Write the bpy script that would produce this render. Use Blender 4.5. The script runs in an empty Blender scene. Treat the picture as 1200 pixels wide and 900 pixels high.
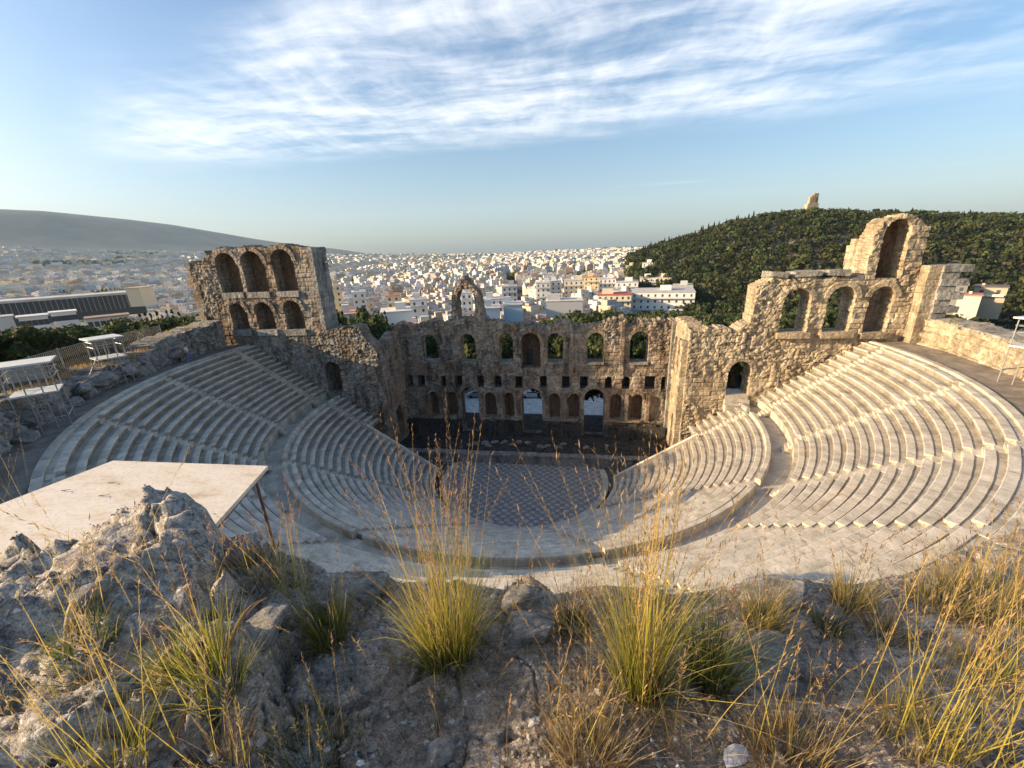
import bpy, math, random
import numpy as np
from mathutils import Matrix, Vector
random.seed(7); RNG = np.random.default_rng(7)
C = bpy.context.scene.collection
sc = bpy.context.scene
R_ = math.radians
# ------------------------------------------------------------------ camera
CF, CP, CR, CY = 469.76, 0.3177, -0.0426, -0.1672
CO = np.array([5.8713, -40.3843, 24.8038])
cF = np.array([math.sin(CY)*math.cos(CP), math.cos(CY)*math.cos(CP), -math.sin(CP)])
_r = np.array([math.cos(CY), -math.sin(CY), 0.0]); _u = np.cross(_r, cF)
cR = _r*math.cos(CR)+_u*math.sin(CR); cU = -_r*math.sin(CR)+_u*math.cos(CR)
def ray(u, v): return cF + cR*((u-600)/CF) - cU*((v-450)/CF)
def atz(u, v, z):
    d = ray(u, v); return CO + d*((z-CO[2])/d[2])
def aty(u, v, y):
    d = ray(u, v); return CO + d*((y-CO[1])/d[1])
def atd(u, v, dist):                       # point at a horizontal distance
    d = ray(u, v); return CO + d*(dist/math.hypot(d[0], d[1]))
cam = bpy.data.cameras.new('camera'); camo = bpy.data.objects.new('camera', cam); C.objects.link(camo)
cam.sensor_width = 36; cam.lens = CF/1200*36; cam.clip_start = .05; cam.clip_end = 60000
camo.matrix_world = Matrix(((cR[0], cU[0], -cF[0], CO[0]), (cR[1], cU[1], -cF[1], CO[1]), (cR[2], cU[2], -cF[2], CO[2]), (0, 0, 0, 1)))
sc.camera = camo
# ------------------------------------------------------------------ numpy noise
def hsh(ix, iy, k=0):
    h = (ix.astype(np.int64)*374761393 + iy.astype(np.int64)*668265263 + k*1442695041) & 0xffffffff
    h = ((h ^ (h >> 13))*1274126177) & 0xffffffff
    h = (h ^ (h >> 16)) & 0xffffffff
    return h/4294967295.0
def vn(x, y, k=0):
    x = np.asarray(x, float); y = np.asarray(y, float)
    ix = np.floor(x); iy = np.floor(y); fx = x-ix; fy = y-iy
    fx = fx*fx*(3-2*fx); fy = fy*fy*(3-2*fy)
    a = hsh(ix, iy, k); b = hsh(ix+1, iy, k); c = hsh(ix, iy+1, k); d = hsh(ix+1, iy+1, k)
    return (a*(1-fx)+b*fx)*(1-fy)+(c*(1-fx)+d*fx)*fy
def fbm(x, y, k=0, o=4, g=.5):
    s = 0; a = 1; t = 0
    for i in range(o):
        s = s+a*(vn(x*2**i+i*17.3, y*2**i-i*9.1, k+i)-.5); t += a; a *= g
    return s/t*2
def vor(x, y, k=0):
    x = np.asarray(x, float); y = np.asarray(y, float)
    ix = np.floor(x); iy = np.floor(y)
    f1 = np.full(x.shape, 9.); f2 = np.full(x.shape, 9.); cid = np.zeros(x.shape)
    for dx in (-1, 0, 1):
        for dy in (-1, 0, 1):
            jx = ix+dx; jy = iy+dy
            px = jx+.15+.7*hsh(jx, jy, k+1); py = jy+.15+.7*hsh(jx, jy, k+2)
            d = np.hypot(px-x, py-y); c = hsh(jx, jy, k+3)
            m = d < f1
            f2 = np.where(m, f1, np.minimum(f2, d)); cid = np.where(m, c, cid); f1 = np.where(m, d, f1)
    return cid, f1, f2-f1
def vorp(x, y, k=0):
    x = np.asarray(x, float); y = np.asarray(y, float); ix = np.floor(x); iy = np.floor(y)
    f1 = np.full(x.shape, 9.); f2 = f1.copy(); cid = f1*0; ox = f1*0; oy = f1*0; t1 = f1*0; t2 = f1*0
    for dx in (-1, 0, 1):
        for dy in (-1, 0, 1):
            jx = ix+dx; jy = iy+dy; ax = x-(jx+.1+.8*hsh(jx, jy, k+1)); ay = y-(jy+.1+.8*hsh(jx, jy, k+2)); d = np.hypot(ax, ay); m = d < f1
            f2 = np.where(m, f1, np.minimum(f2, d)); f1 = np.where(m, d, f1); cid = np.where(m, hsh(jx, jy, k+3), cid); ox = np.where(m, ax, ox); oy = np.where(m, ay, oy)
            t1 = np.where(m, hsh(jx, jy, k+4)-.5, t1); t2 = np.where(m, hsh(jx, jy, k+5)-.5, t2)
    return cid-.5, t1*ox+t2*oy, f2-f1
def sst(a, b, x):
    t = np.clip((x-a)/(b-a), 0, 1); return t*t*(3-2*t)
# ------------------------------------------------------------------ object helpers
def mk(name, V, F, mat=None, parent=None, col=None, smooth=False, midx=None, uv=None):
    me = bpy.data.meshes.new(name)
    V = np.asarray(V, float)
    if isinstance(F, np.ndarray):
        n = F.shape[1]; me.vertices.add(len(V)); me.vertices.foreach_set('co', V.ravel())
        me.loops.add(F.size); me.loops.foreach_set('vertex_index', F.astype(np.int32).ravel())
        me.polygons.add(len(F)); me.polygons.foreach_set('loop_start', np.arange(0, F.size, n, dtype=np.int32))
        me.update(calc_edges=True); me.validate()
    else:
        me.from_pydata(V.tolist(), [], F)
    if col is not None:
        a = me.color_attributes.new('Col', 'FLOAT_COLOR', 'POINT')
        cc = np.ones((len(V), 4)); cc[:, :3] = col; a.data.foreach_set('color', cc.ravel())
    if uv is not None:
        l = me.uv_layers.new(name='UVMap'); l.data.foreach_set('uv', np.asarray(uv, float).ravel())
    mats = mat if isinstance(mat, (list, tuple)) else [mat]
    for m in mats:
        if m: me.materials.append(m)
    if midx is not None: me.polygons.foreach_set('material_index', np.asarray(midx, np.int32))
    me.polygons.foreach_set('use_smooth', np.full(len(me.polygons), bool(smooth)))
    me.update()
    o = bpy.data.objects.new(name, me); C.objects.link(o)
    if parent: o.parent = parent
    return o
def tag(o, label=None, cat=None, group=None, kind=None):
    if label: o['label'] = label
    if cat: o['category'] = cat
    if group: o['group'] = group
    if kind: o['kind'] = kind
    return o
def thing(name, label, cat, loc=(0, 0, 0), rz=0, group=None):
    o = bpy.data.objects.new(name, None); C.objects.link(o)
    o.location = loc; o.rotation_euler = (0, 0, rz); o.empty_display_size = .3
    return tag(o, label, cat, group)
def struct(o): o['kind'] = 'structure'; return o
class MB:                                     # collects polygons
    def __init__(s): s.V = []; s.F = []; s.Cc = []
    def add(s, V, F, col=None):
        b = len(s.V); s.V += [tuple(v) for v in V]; s.F += [tuple(i+b for i in f) for f in F]
        s.Cc += [col or (1, 1, 1)]*len(V)
    def box(s, x0, x1, y0, y1, z0, z1, rot=0, c=None, col=None, jit=0):
        P = [(x, y, z) for z in (z0, z1) for x, y in ((x0, y0), (x1, y0), (x1, y1), (x0, y1))]
        if jit: P = [tuple(q+random.uniform(-jit, jit) for q in p) for p in P]
        if c is not None:
            cs, sn = math.cos(rot), math.sin(rot); P = [(c[0]+x*cs-y*sn, c[1]+x*sn+y*cs, z) for x, y, z in P]
        s.add(P, [(0, 3, 2, 1), (4, 5, 6, 7), (0, 1, 5, 4), (1, 2, 6, 5), (2, 3, 7, 6), (3, 0, 4, 7)], col)
    def bar(s, a, b, r, n=6, r2=None):
        a = Vector(a); b = Vector(b); d = (b-a).normalized(); r2 = r if r2 is None else r2
        t = d.cross(Vector((0, 0, 1)) if abs(d.z) < .9 else Vector((1, 0, 0))).normalized(); w = d.cross(t)
        V = []; 
        for p, rr in ((a, r), (b, r2)):
            for i in range(n):
                an = 2*math.pi*i/n; V.append(p+t*math.cos(an)*rr+w*math.sin(an)*rr)
        F = [(i, (i+1) % n, n+(i+1) % n, n+i) for i in range(n)]+[tuple(range(n))[::-1], tuple(range(n, 2*n))]
        s.add(V, F)
    def build(s, name, mat, parent=None, col=False, smooth=False):
        return mk(name, s.V, s.F, mat, parent, np.array(s.Cc) if col else None, smooth)
# ------------------------------------------------------------------ materials
def newmat(name):
    m = bpy.data.materials.new(name); m.use_nodes = True; nt = m.node_tree
    b = nt.nodes['Principled BSDF']; b.inputs['Specular IOR Level'].default_value = .2
    return m, nt, b
class G:                                      # tiny node helper
    def __init__(s, nt): s.nt = nt; s.N = nt.nodes; s.L = nt.links
    def n(s, t, **k):
        x = s.N.new(t)
        for a, v in k.items():
            if a.startswith('i_'):
                key = a[2:]; key = int(key) if key.isdigit() else key.replace('_', ' ')
                if hasattr(v, 'links') or isinstance(v, bpy.types.NodeSocket): s.L.new(v, x.inputs[key])
                else: x.inputs[key].default_value = v
            else: setattr(x, a, v)
        return x
    def noise(s, vec, scale, detail=4, rough=.55):
        x = s.n('ShaderNodeTexNoise'); x.inputs['Scale'].default_value = scale; x.inputs['Detail'].default_value = detail; x.inputs['Roughness'].default_value = rough
        s.L.new(vec, x.inputs['Vector']); return x.outputs['Fac']
    def ramp(s, fac, stops):
        x = s.n('ShaderNodeValToRGB'); s.L.new(fac, x.inputs['Fac']); e = x.color_ramp.elements
        while len(e) < len(stops): e.new(.5)
        for q, (p, c) in zip(e, stops): q.position = p; q.color = (*c, 1) if len(c) == 3 else c
        return x.outputs['Color']
    def mix(s, fac, a, b, mode='MIX'):
        x = s.n('ShaderNodeMix', data_type='RGBA', blend_type=mode)
        for i, v in ((0, fac), (6, a), (7, b)):
            if isinstance(v, bpy.types.NodeSocket): s.L.new(v, x.inputs[i])
            elif i == 0: x.inputs[0].default_value = v
            else: x.inputs[i].default_value = (*v, 1)
        return x.outputs[2]
    def math(s, op, a, b=0, c=None):
        x = s.n('ShaderNodeMath', operation=op)
        for i, v in enumerate((a, b, c)):
            if v is None: continue
            if isinstance(v, bpy.types.NodeSocket): s.L.new(v, x.inputs[i])
            else: x.inputs[i].default_value = v
        return x.outputs[0]
    def bump(s, h, st, dist, b, nrm=None):
        x = s.n('ShaderNodeBump'); x.inputs['Strength'].default_value = st; x.inputs['Distance'].default_value = dist
        s.L.new(h, x.inputs['Height'])
        if nrm: s.L.new(nrm, x.inputs['Normal'])
        if b: s.L.new(x.outputs[0], b.inputs['Normal'])
        return x.outputs[0]
    def obj(s): return s.n('ShaderNodeTexCoord').outputs['Object']
    def mapv(s, v, scale=(1, 1, 1), rot=(0, 0, 0)):
        x = s.n('ShaderNodeMapping'); s.L.new(v, x.inputs[0]); x.inputs['Scale'].default_value = scale; x.inputs['Rotation'].default_value = rot; return x.outputs[0]
def simple(name, col, rough=.8, noise=None, metal=0, var=.25, bump=0):
    m, nt, b = newmat(name); b.inputs['Roughness'].default_value = rough; b.inputs['Metallic'].default_value = metal
    g = G(nt)
    if noise:
        f = g.noise(g.obj(), noise, 5)
        c = g.ramp(f, [(.3, tuple(x*(1-var) for x in col)), (.7, tuple(min(1, x*(1+var)) for x in col))]); nt.links.new(c, b.inputs['Base Color'])
        if bump: g.bump(f, .6, bump, b)
    else: b.inputs['Base Color'].default_value = (*col, 1)
    return m
def attrmat(name, rough=.7, scale=None, var=.3, bump=0, trans=0, mul=1):
    m, nt, b = newmat(name); g = G(nt); b.inputs['Roughness'].default_value = rough
    a = g.n('ShaderNodeAttribute', attribute_name='Col').outputs['Color']
    if scale:
        f = g.noise(g.obj(), scale, 4)
        a = g.mix(1.0, a, g.ramp(f, [(.3, (1-var,)*3), (.7, (1,)*3)]), 'MULTIPLY')
        if bump: g.bump(f, .7, bump, b)
    nt.links.new(a, b.inputs['Base Color'])
    if trans:
        t = g.n('ShaderNodeBsdfTranslucent'); nt.links.new(a, t.inputs['Color'])
        mx = g.n('ShaderNodeMixShader'); mx.inputs[0].default_value = trans
        nt.links.new(b.outputs[0], mx.inputs[1]); nt.links.new(t.outputs[0], mx.inputs[2]); nt.links.new(mx.outputs[0], nt.nodes['Material Output'].inputs['Surface'])
    return m
def stone(name, dark, mid, light, vscale=2.2, warm=None, bumpd=.12, stain=.6):
    """weathered masonry: block to block variation, pits, dark stains; wall meshes also carry real relief"""
    m, nt, b = newmat(name); g = G(nt); b.inputs['Roughness'].default_value = .92; b.inputs['Specular IOR Level'].default_value = .1
    o = g.obj(); col = g.n('ShaderNodeAttribute', attribute_name='Col').outputs['Color']
    n1 = g.noise(o, .35, 5); n2 = g.noise(o, 3.5, 6, .65); n3 = g.noise(o, 14, 4, .7)
    c = g.ramp(n2, [(.28, dark), (.48, mid), (.72, light)])
    if warm: c = g.mix(g.ramp(n1, [(.42, (0, 0, 0)), (.62, (.75,)*3)]), c, g.mix(n2, tuple(x*.6 for x in warm), warm))
    c = g.mix(1.0, c, col, 'MULTIPLY')
    st = g.ramp(g.noise(g.mapv(o, (.9, .9, .28)), 1.3, 6, .7), [(.46, (1,)*3), (.62, (1-stain,)*3)])
    c = g.mix(1.0, c, st, 'MULTIPLY')
    pits = g.ramp(n3, [(.3, (.55,)*3), (.42, (1,)*3)]); c = g.mix(1.0, c, pits, 'MULTIPLY')
    nt.links.new(c, b.inputs['Base Color'])
    vo = g.n('ShaderNodeTexVoronoi', feature='F1'); vo.inputs['Scale'].default_value = vscale*1.6; nt.links.new(o, vo.inputs['Vector'])
    h = g.math('ADD', g.math('MULTIPLY', n2, 1.0), g.math('MULTIPLY', vo.outputs['Distance'], -.7)); h = g.math('ADD', h, g.math('MULTIPLY', n3, .35))
    g.bump(h, .9, bumpd, b)
    return m
M = {}
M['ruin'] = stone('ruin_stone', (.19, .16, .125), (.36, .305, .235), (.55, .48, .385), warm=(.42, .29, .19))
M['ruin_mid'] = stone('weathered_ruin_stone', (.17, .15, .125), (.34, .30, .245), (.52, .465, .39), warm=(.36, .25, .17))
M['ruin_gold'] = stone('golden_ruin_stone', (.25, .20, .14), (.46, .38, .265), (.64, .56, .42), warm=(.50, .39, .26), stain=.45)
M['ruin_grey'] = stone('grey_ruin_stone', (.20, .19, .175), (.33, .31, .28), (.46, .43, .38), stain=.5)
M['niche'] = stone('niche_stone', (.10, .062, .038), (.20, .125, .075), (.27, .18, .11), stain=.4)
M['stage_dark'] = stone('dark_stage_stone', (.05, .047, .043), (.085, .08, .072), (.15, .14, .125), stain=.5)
M['podium'] = stone('podium_stone', (.20, .19, .17), (.33, .31, .28), (.45, .43, .39), stain=.5)
def marble():
    m, nt, b = newmat('seat_marble'); g = G(nt); b.inputs['Roughness'].default_value = .6
    o = g.obj(); col = g.n('ShaderNodeAttribute', attribute_name='Col').outputs['Color']
    n1 = g.noise(o, 1.1, 6, .65); n2 = g.noise(o, 9, 5, .7)
    c = g.ramp(n1, [(.3, (.40, .36, .295)), (.5, (.54, .485, .40)), (.7, (.66, .60, .51))])
    c = g.mix(1.0, c, col, 'MULTIPLY')
    c = g.mix(1.0, c, g.ramp(n2, [(.3, (.66,)*3), (.5, (1,)*3)]), 'MULTIPLY'); c = g.mix(1.0, c, g.ramp(g.noise(o, .55, 7, .72), [(.36, (.84, .83, .81)), (.5, (1,)*3)]), 'MULTIPLY')
    nt.links.new(c, b.inputs['Base Color']); g.bump(n2, .5, .03, b); return m
M['marble'] = marble()
M['tread'] = attrmat('tread_marble', .85, 6, .35, .02)
M['leaf'] = attrmat('leaf', .75, trans=.25)
M['grass'] = attrmat('grass_blade', .6, trans=.45)
M['city'] = None
M['bark'] = simple('bark', (.11, .08, .055), .95, 6, bump=.05)
M['white'] = simple('white_paint', (.58, .58, .56), .5, 1.5, var=.12)
M['steel'] = simple('galvanised_steel', (.30, .31, .31), .5, 3, metal=.4, var=.15)
M['rust'] = simple('rusty_steel', (.20, .115, .075), .8, 9, var=.35)
def plywood():
    m, nt, b = newmat('painted_plywood'); g = G(nt); b.inputs['Roughness'].default_value = .7
    o = g.obj(); c = g.ramp(g.noise(g.mapv(o, (1, 2.5, 1)), .8, 6, .65), [(.42, (.68, .62, .54)), (.55, (.64, .56, .46)), (.72, (.46, .34, .23))])
    c = g.mix(1.0, c, g.ramp(g.noise(o, 11, 5), [(.3, (.8,)*3), (.5, (1,)*3)]), 'MULTIPLY')
    nt.links.new(c, b.inputs['Base Color']); return m
M['ply'] = plywood()
M['glass'] = simple('dark_window_glass', (.07, .075, .08), .25)
M['road'] = simple('asphalt', (.05, .05, .05), .9, 2)
M['paving'] = simple('pale_paving', (.70, .68, .63), .85, 1.3, var=.3)
# ------------------------------------------------------------------ world, sun, haze
SUN_AZ = R_(13); SUN_EL = R_(17)          # travel direction towards +x, a little +y
w = bpy.data.worlds.new('World'); sc.world = w; w.use_nodes = True; nt = w.node_tree; g = G(nt)
sky = g.n('ShaderNodeTexSky', sky_type='NISHITA'); sky.sun_disc = False
sundir = Vector((-math.cos(SUN_AZ)*math.cos(SUN_EL), -math.sin(SUN_AZ)*math.cos(SUN_EL), math.sin(SUN_EL)))
sky.sun_elevation = SUN_EL; sky.sun_rotation = math.atan2(sundir.x, sundir.y); sky.air_density = 1.0; sky.dust_density = 2.6; sky.ozone_density = 2.6; sky.altitude = 100
tc = g.n('ShaderNodeTexCoord').outputs['Generated']
sep = g.n('ShaderNodeSeparateXYZ'); nt.links.new(tc, sep.inputs[0])
zz = g.math('MAXIMUM', sep.outputs['Z'], .03)
px = g.math('DIVIDE', sep.outputs['X'], zz); py = g.math('DIVIDE', sep.outputs['Y'], zz)
cmb = g.n('ShaderNodeCombineXYZ'); nt.links.new(px, cmb.inputs[0]); nt.links.new(py, cmb.inputs[1]); P = cmb.outputs[0]
def mapr(v, a, b):
    x = g.n('ShaderNodeMapRange', interpolation_type='SMOOTHSTEP'); nt.links.new(v, x.inputs[0]); x.inputs[1].default_value = a; x.inputs[2].default_value = b; return x.outputs[0]
warp = g.n('ShaderNodeTexNoise'); warp.inputs['Scale'].default_value = .9; warp.inputs['Detail'].default_value = 3; nt.links.new(P, warp.inputs['Vector'])
wv = g.n('ShaderNodeVectorMath', operation='MULTIPLY_ADD'); nt.links.new(warp.outputs['Color'], wv.inputs[0]); wv.inputs[1].default_value = (.55, .55, 0); nt.links.new(P, wv.inputs[2])
st1 = g.noise(g.mapv(wv.outputs[0], (.7, 2.2, 1), (0, 0, R_(36))), 1.6, 9, .62)
st2 = g.noise(g.mapv(wv.outputs[0], (3.2, .8, 1), (0, 0, R_(20))), 2.0, 7, .6)
big = g.noise(g.mapv(P, (.5, 1, 1), (0, 0, R_(24))), .7, 3, .5)
wob = g.math('MULTIPLY', g.math('SUBTRACT', warp.outputs['Fac'], .5), .9)
# edges of the band, in the cloud plane
up = g.math('ADD', g.math('ADD', py, g.math('MULTIPLY', px, .47)), wob)         # y+.47x
e1 = mapr(up, .95, 1.6)
low = g.math('ADD', g.math('SUBTRACT', 4.45, py), g.math('MULTIPLY', wob, 1.0))
e2 = mapr(low, -.25, .9)
left = mapr(px, -4.7, -3.2)
right = g.math('SUBTRACT', 1.0, g.math('MULTIPLY', mapr(px, .2, 3.4), .68))
st3 = g.noise(g.mapv(wv.outputs[0], (1, 1, 1)), 1.1, 9, .58)
dens = g.math('ADD', g.math('MULTIPLY', st1, .55), g.math('MULTIPLY', st2, .22)); dens = g.math('ADD', dens, g.math('ADD', g.math('MULTIPLY', big, .35), g.math('MULTIPLY', st3, .45)))
dens = mapr(dens, .60, 1.0)
cl = g.math('MULTIPLY', g.math('MULTIPLY', e1, e2), g.math('MULTIPLY', left, right)); cl = g.math('MULTIPLY', cl, dens)
# low faint streaks on the right
lowst = g.math('MULTIPLY', mapr(g.noise(g.mapv(P, (.35, .9, 1), (0, 0, R_(-6))), .8, 6, .55), .55, .75), g.math('MULTIPLY', mapr(px, .2, 1.6), mapr(g.math('SUBTRACT', 9.5, py), 0, 2)))
lowst = g.math('MULTIPLY', lowst, mapr(py, 4.5, 6.5))
cl = g.math('MAXIMUM', cl, g.math('MULTIPLY', lowst, .30)); cl = g.math('MULTIPLY', cl, .74)
hs = g.n('ShaderNodeHueSaturation'); nt.links.new(sky.outputs[0], hs.inputs['Color']); hs.inputs['Saturation'].default_value = 1.22
skyc = g.mix(cl, hs.outputs[0], (7.5, 7.3, 7.2))
bg = nt.nodes['Background']; nt.links.new(skyc, bg.inputs['Color']); bg.inputs['Strength'].default_value = .092
sun = bpy.data.lights.new('sun', 'SUN'); sun.energy = 5.0; sun.angle = R_(.6); sun.color = (1, .75, .46)
so = bpy.data.objects.new('sun', sun); C.objects.link(so); so.rotation_euler = (-sundir).to_track_quat('-Z', 'Y').to_euler()
sc.view_settings.view_transform = 'Standard'; sc.view_settings.look = 'None'; sc.view_settings.gamma = 1; sc.view_settings.exposure = 1.34
hz = MB(); hz.box(-13500, 13500, -1500, 14500, -32, 1500)
m = bpy.data.materials.new('haze_air'); m.use_nodes = True; m.node_tree.nodes.clear(); g2 = G(m.node_tree)
pv = g2.n('ShaderNodeVolumePrincipled'); pv.inputs['Color'].default_value = (.57, .78, 1, 1); pv.inputs['Density'].default_value = 5.5e-5; pv.inputs['Anisotropy'].default_value = 0
mo = g2.n('ShaderNodeOutputMaterial'); m.node_tree.links.new(pv.outputs[0], mo.inputs['Volume'])
tag(hz.build('haze', m), kind='stuff')
# ------------------------------------------------------------------ terrain
AZ = lambda d: math.atan2(d[0], d[1])
def crest(pts, dist, off=0):
    t = []
    for u, v in pts:
        p = atd(u, v, dist); t.append((AZ(p-CO), p[2]+off))
    t.sort(); return np.array(t).T
hillc = crest([(735, 300), (760, 290), (800, 278), (850, 262), (905, 250), (951, 245), (1000, 248), (1100, 249), (1200, 252)], 500, -6.0)
mc = crest([(0, 245), (50, 247), (100, 252), (150, 257), (200, 263), (260, 273), (300, 280), (345, 287), (390, 291), (430, 297), (470, 300)], 7400)
mf = crest([(0, 294), (100, 297), (200, 298), (300, 300), (400, 300), (500, 300), (600, 298), (700, 293), (800, 290)], 5600)
PHW = [-2.2, -1.1, 1.1, 1.6]
def zground(x, y):
    x = np.asarray(x, float); y = np.asarray(y, float)
    r = np.hypot(x, y); ph = np.arctan2(x, y); aph = np.abs(ph)
    near = np.interp(aph, [0, 1.05, 1.35, 1.57, 2.2, 2.7, 3.15], [-1.2, -.5, 6, 12.5, 15.5, 20, 22])
    near = near-1.6*(aph > 2.0)
    far = np.interp(aph, [0, 1.9, 2.5, 3.15], [-25, -25, 10, 40])
    front = np.interp(r, [10, 22, 60, 130, 300], [-.6, -2.2, -6.5, -13, -25])
    t = sst(math.log(40), math.log(270), np.log(np.maximum(r, 1)))
    z = near+(far-near)*t
    wfr = sst(1.25, .75, aph); z = z*(1-wfr)+np.minimum(front, 99)*wfr
    dc = np.hypot(x-CO[0], y-CO[1]); az = np.arctan2(x-CO[0], y-CO[1])
    # wooded hill on the right
    hc = np.interp(az, hillc[0], hillc[1], left=-25, right=hillc[1][-1]); hc = hc*sst(2.4, 1.7, az)+(-25)*(1-sst(2.4, 1.7, az))
    hc = np.where(az < hillc[0][0]-.12, -25, hc)
    hb = sst(150, 500, dc)*sst(1050, 560, dc); hb = hb**1.15
    z = z+(np.maximum(hc, -25)+25+0*z)*hb*(az > 0)
    # far plain rising to the mountain foot
    fo = np.interp(az, mf[0], mf[1], left=mf[1][0], right=-10); z = np.where(y > -2500, z+np.maximum(fo+25, 0)*sst(900, 5600, dc)**1.1*sst(2.2, 1.4, np.abs(az)), z)
    cr = np.interp(az, mc[0], mc[1], left=mc[1][0], right=0)
    cr2 = np.maximum(cr-np.maximum(fo, -25), 0)
    z = z+cr2*sst(5300, 7500, dc)*sst(2.2, 1.3, np.abs(az))*sst(11500, 8000, dc)
    rough = fbm(x/900, y/900, 5, 5)*sst(5200, 6800, dc)
    z = z+rough*np.maximum(cr2, 0)*.055*sst(7600, 6500, dc)
    # inside the theatre the ground lies under the masonry
    ins = (r < 37.3) & (y < 10); z = np.where(ins, -1.5, z)
    ins2 = (np.abs(x) < 37.3) & (y >= 2) & (y < 10); z = np.where(ins2 & (r < 44), -1.5, z)
    return z
ang = np.linspace(-math.pi, math.pi, 721)
rad = np.concatenate([np.linspace(0, 36, 19), [37.25, 37.6, 39, 41, 44], np.geomspace(47, 12300, 150)])
RR, AA = np.meshgrid(rad, ang, indexing='ij'); X = RR*np.sin(AA); Y = RR*np.cos(AA); Z = zground(X, Y)
V = np.stack([X, Y, Z], -1).reshape(-1, 3); na = len(ang)
ii, jj = np.meshgrid(np.arange(len(rad)-1), np.arange(na-1), indexing='ij'); a = (ii*na+jj).ravel()
F = np.stack([a, a+1, a+na+1, a+na], 1)[:, ::-1]
def ground_mat():
    m, nt, b = newmat('ground_earth'); g = G(nt); b.inputs['Roughness'].default_value = .95; o = g.obj()
    f = g.noise(o, .12, 6); n2 = g.noise(o, .004, 6, .6); n3 = g.noise(o, 1.5, 4)
    earth = g.ramp(f, [(.35, (.10, .085, .055)), (.6, (.21, .17, .11))])
    city = g.ramp(g.noise(o, .05, 2), [(.4, (.09, .095, .09)), (.6, (.20, .19, .17))])
    mt = g.ramp(n2, [(.35, (.025, .04, .045)), (.52, (.05, .065, .065)), (.68, (.09, .10, .095))])
    ln = g.n('ShaderNodeVectorMath', operation='LENGTH'); nt.links.new(o, ln.inputs[0])
    def mr(a, b_):
        x = g.n('ShaderNodeMapRange'); nt.links.new(ln.outputs['Value'], x.inputs[0]); x.inputs[1].default_value = a; x.inputs[2].default_value = b_; return x.outputs[0]
    c = g.mix(mr(250, 420), earth, city); c = g.mix(mr(5400, 6100), c, mt)
    nt.links.new(c, b.inputs['Base Color']); g.bump(n3, .4, .1, b); return m
struct(mk('ground', V, F, ground_mat(), smooth=True))
# ------------------------------------------------------------------ theatre floor and seating
def revolve(prof, a0, a1, step=1.5, caps=True, jitter=0, colf=None, seed=0, tone=None):
    """prof: list of (r,z); angles in degrees measured from -y towards +x"""
    n = max(1, int(math.ceil((a1-a0)/step))); an = np.radians(np.linspace(a0, a1, n+1)); k = len(prof)
    V = []; Fs = []; Cs = []; rnd = random.Random(seed)
    for s in range(n):                                   # every block has verts of its own (joints and colour)
        t = 1+rnd.uniform(-.09, .07)-(.12 if rnd.random() < .05 else 0)+(.10 if rnd.random() < .05 else 0); dr = rnd.uniform(-jitter, jitter); dz = rnd.uniform(-jitter, jitter)
        for q in (an[s], an[s+1]):
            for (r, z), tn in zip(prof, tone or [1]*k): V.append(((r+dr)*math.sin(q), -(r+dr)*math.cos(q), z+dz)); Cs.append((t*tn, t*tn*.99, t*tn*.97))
        b = s*2*k
        for i in range(k-1): Fs.append((b+i, b+i+1, b+k+i+1, b+k+i))
        if caps and s == 0: Fs.append(tuple(b+i for i in range(k))[::-1])
        if caps and s == n-1: Fs.append(tuple(b+k+i for i in range(k)))
    return V, Fs, Cs
def rev_add(mb, prof, a0, a1, **k):
    V, F, Cs = revolve(prof, a0, a1, **k); b = len(mb.V); mb.V += V; mb.F += [tuple(i+b for i in f) for f in F]; mb.Cc += Cs
UP_AISLES = [-89, -71, -53, -36, -18, 0, 18, 36, 53, 71, 89]
LO_AISLES = [-89, -53, -18, 18, 53, 89]
def limits(r, tier):
    if tier == 'low' and r < 17.9: L = math.degrees(math.acos(.8/r))
    else: L = 90+math.degrees(math.asin(1.95/r))
    return L
def wedges(r, tier, aisles, hw):
    L = limits(r, tier); h = math.degrees(hw/r); cuts = [a for a in aisles if abs(a)+h < L]; out = []; c = -L
    for a in cuts: out.append((c, a-h)); c = a+h
    out.append((c, L)); return [(p, q) for p, q in out if q-p > .5], cuts, h
def tier(root, r0, z0, nrows, dr, dz, name, aisles):
    stairs = {a: MB() for a in aisles}; blk_ = {}
    for k in range(nrows):
        r = r0+k*dr; z = z0+k*dz; ws, cuts, h = wedges(r, name, aisles, .42)
        for (a, b) in ws:
            mb = blk_.setdefault(sum(1 for q in aisles if q < (a+b)/2), MB())
            # riser, rounded nosing that overhangs, seat slab, lower foot tread
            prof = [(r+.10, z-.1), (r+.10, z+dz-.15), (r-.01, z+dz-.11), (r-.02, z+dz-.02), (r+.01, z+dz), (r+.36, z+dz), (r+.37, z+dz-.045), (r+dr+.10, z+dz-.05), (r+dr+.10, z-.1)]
            rev_add(mb, prof, a, b, step=max(1.2, 1.5*24/r*.7), jitter=.009, seed=k*31+int(a), tone=(.5, .6, 1.1, 1.16, 1.14, 1.06, .86, .80, .62))  # tone: shade and dirt under the nosing put into the riser colour
        for a in cuts:
            rev_add(stairs[a], [(r, z-.1), (r, z+dz*.5), (r+dr*.5, z+dz*.5), (r+dr*.5, z+dz-.01), (r+dr, z+dz-.01), (r+dr, z-.1)], a-h, a+h, step=9, jitter=.004, seed=k)
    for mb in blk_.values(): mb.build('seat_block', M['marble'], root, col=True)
    for a, s in stairs.items():
        if s.V: s.build('stair', M['marble'], root, col=True)
lower = thing('seating_tier', 'lower bowl of curved marble rows wrapping round the orchestra, inside the walkway', 'seating')
upper = thing('seating_tier', 'upper bowl of long curved marble rows above the walkway, under the outer rim', 'seating')
tier(lower, 10.15, .35, 19, .663, .4385, 'low', LO_AISLES)          # ends r=22.75 z=8.68
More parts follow.
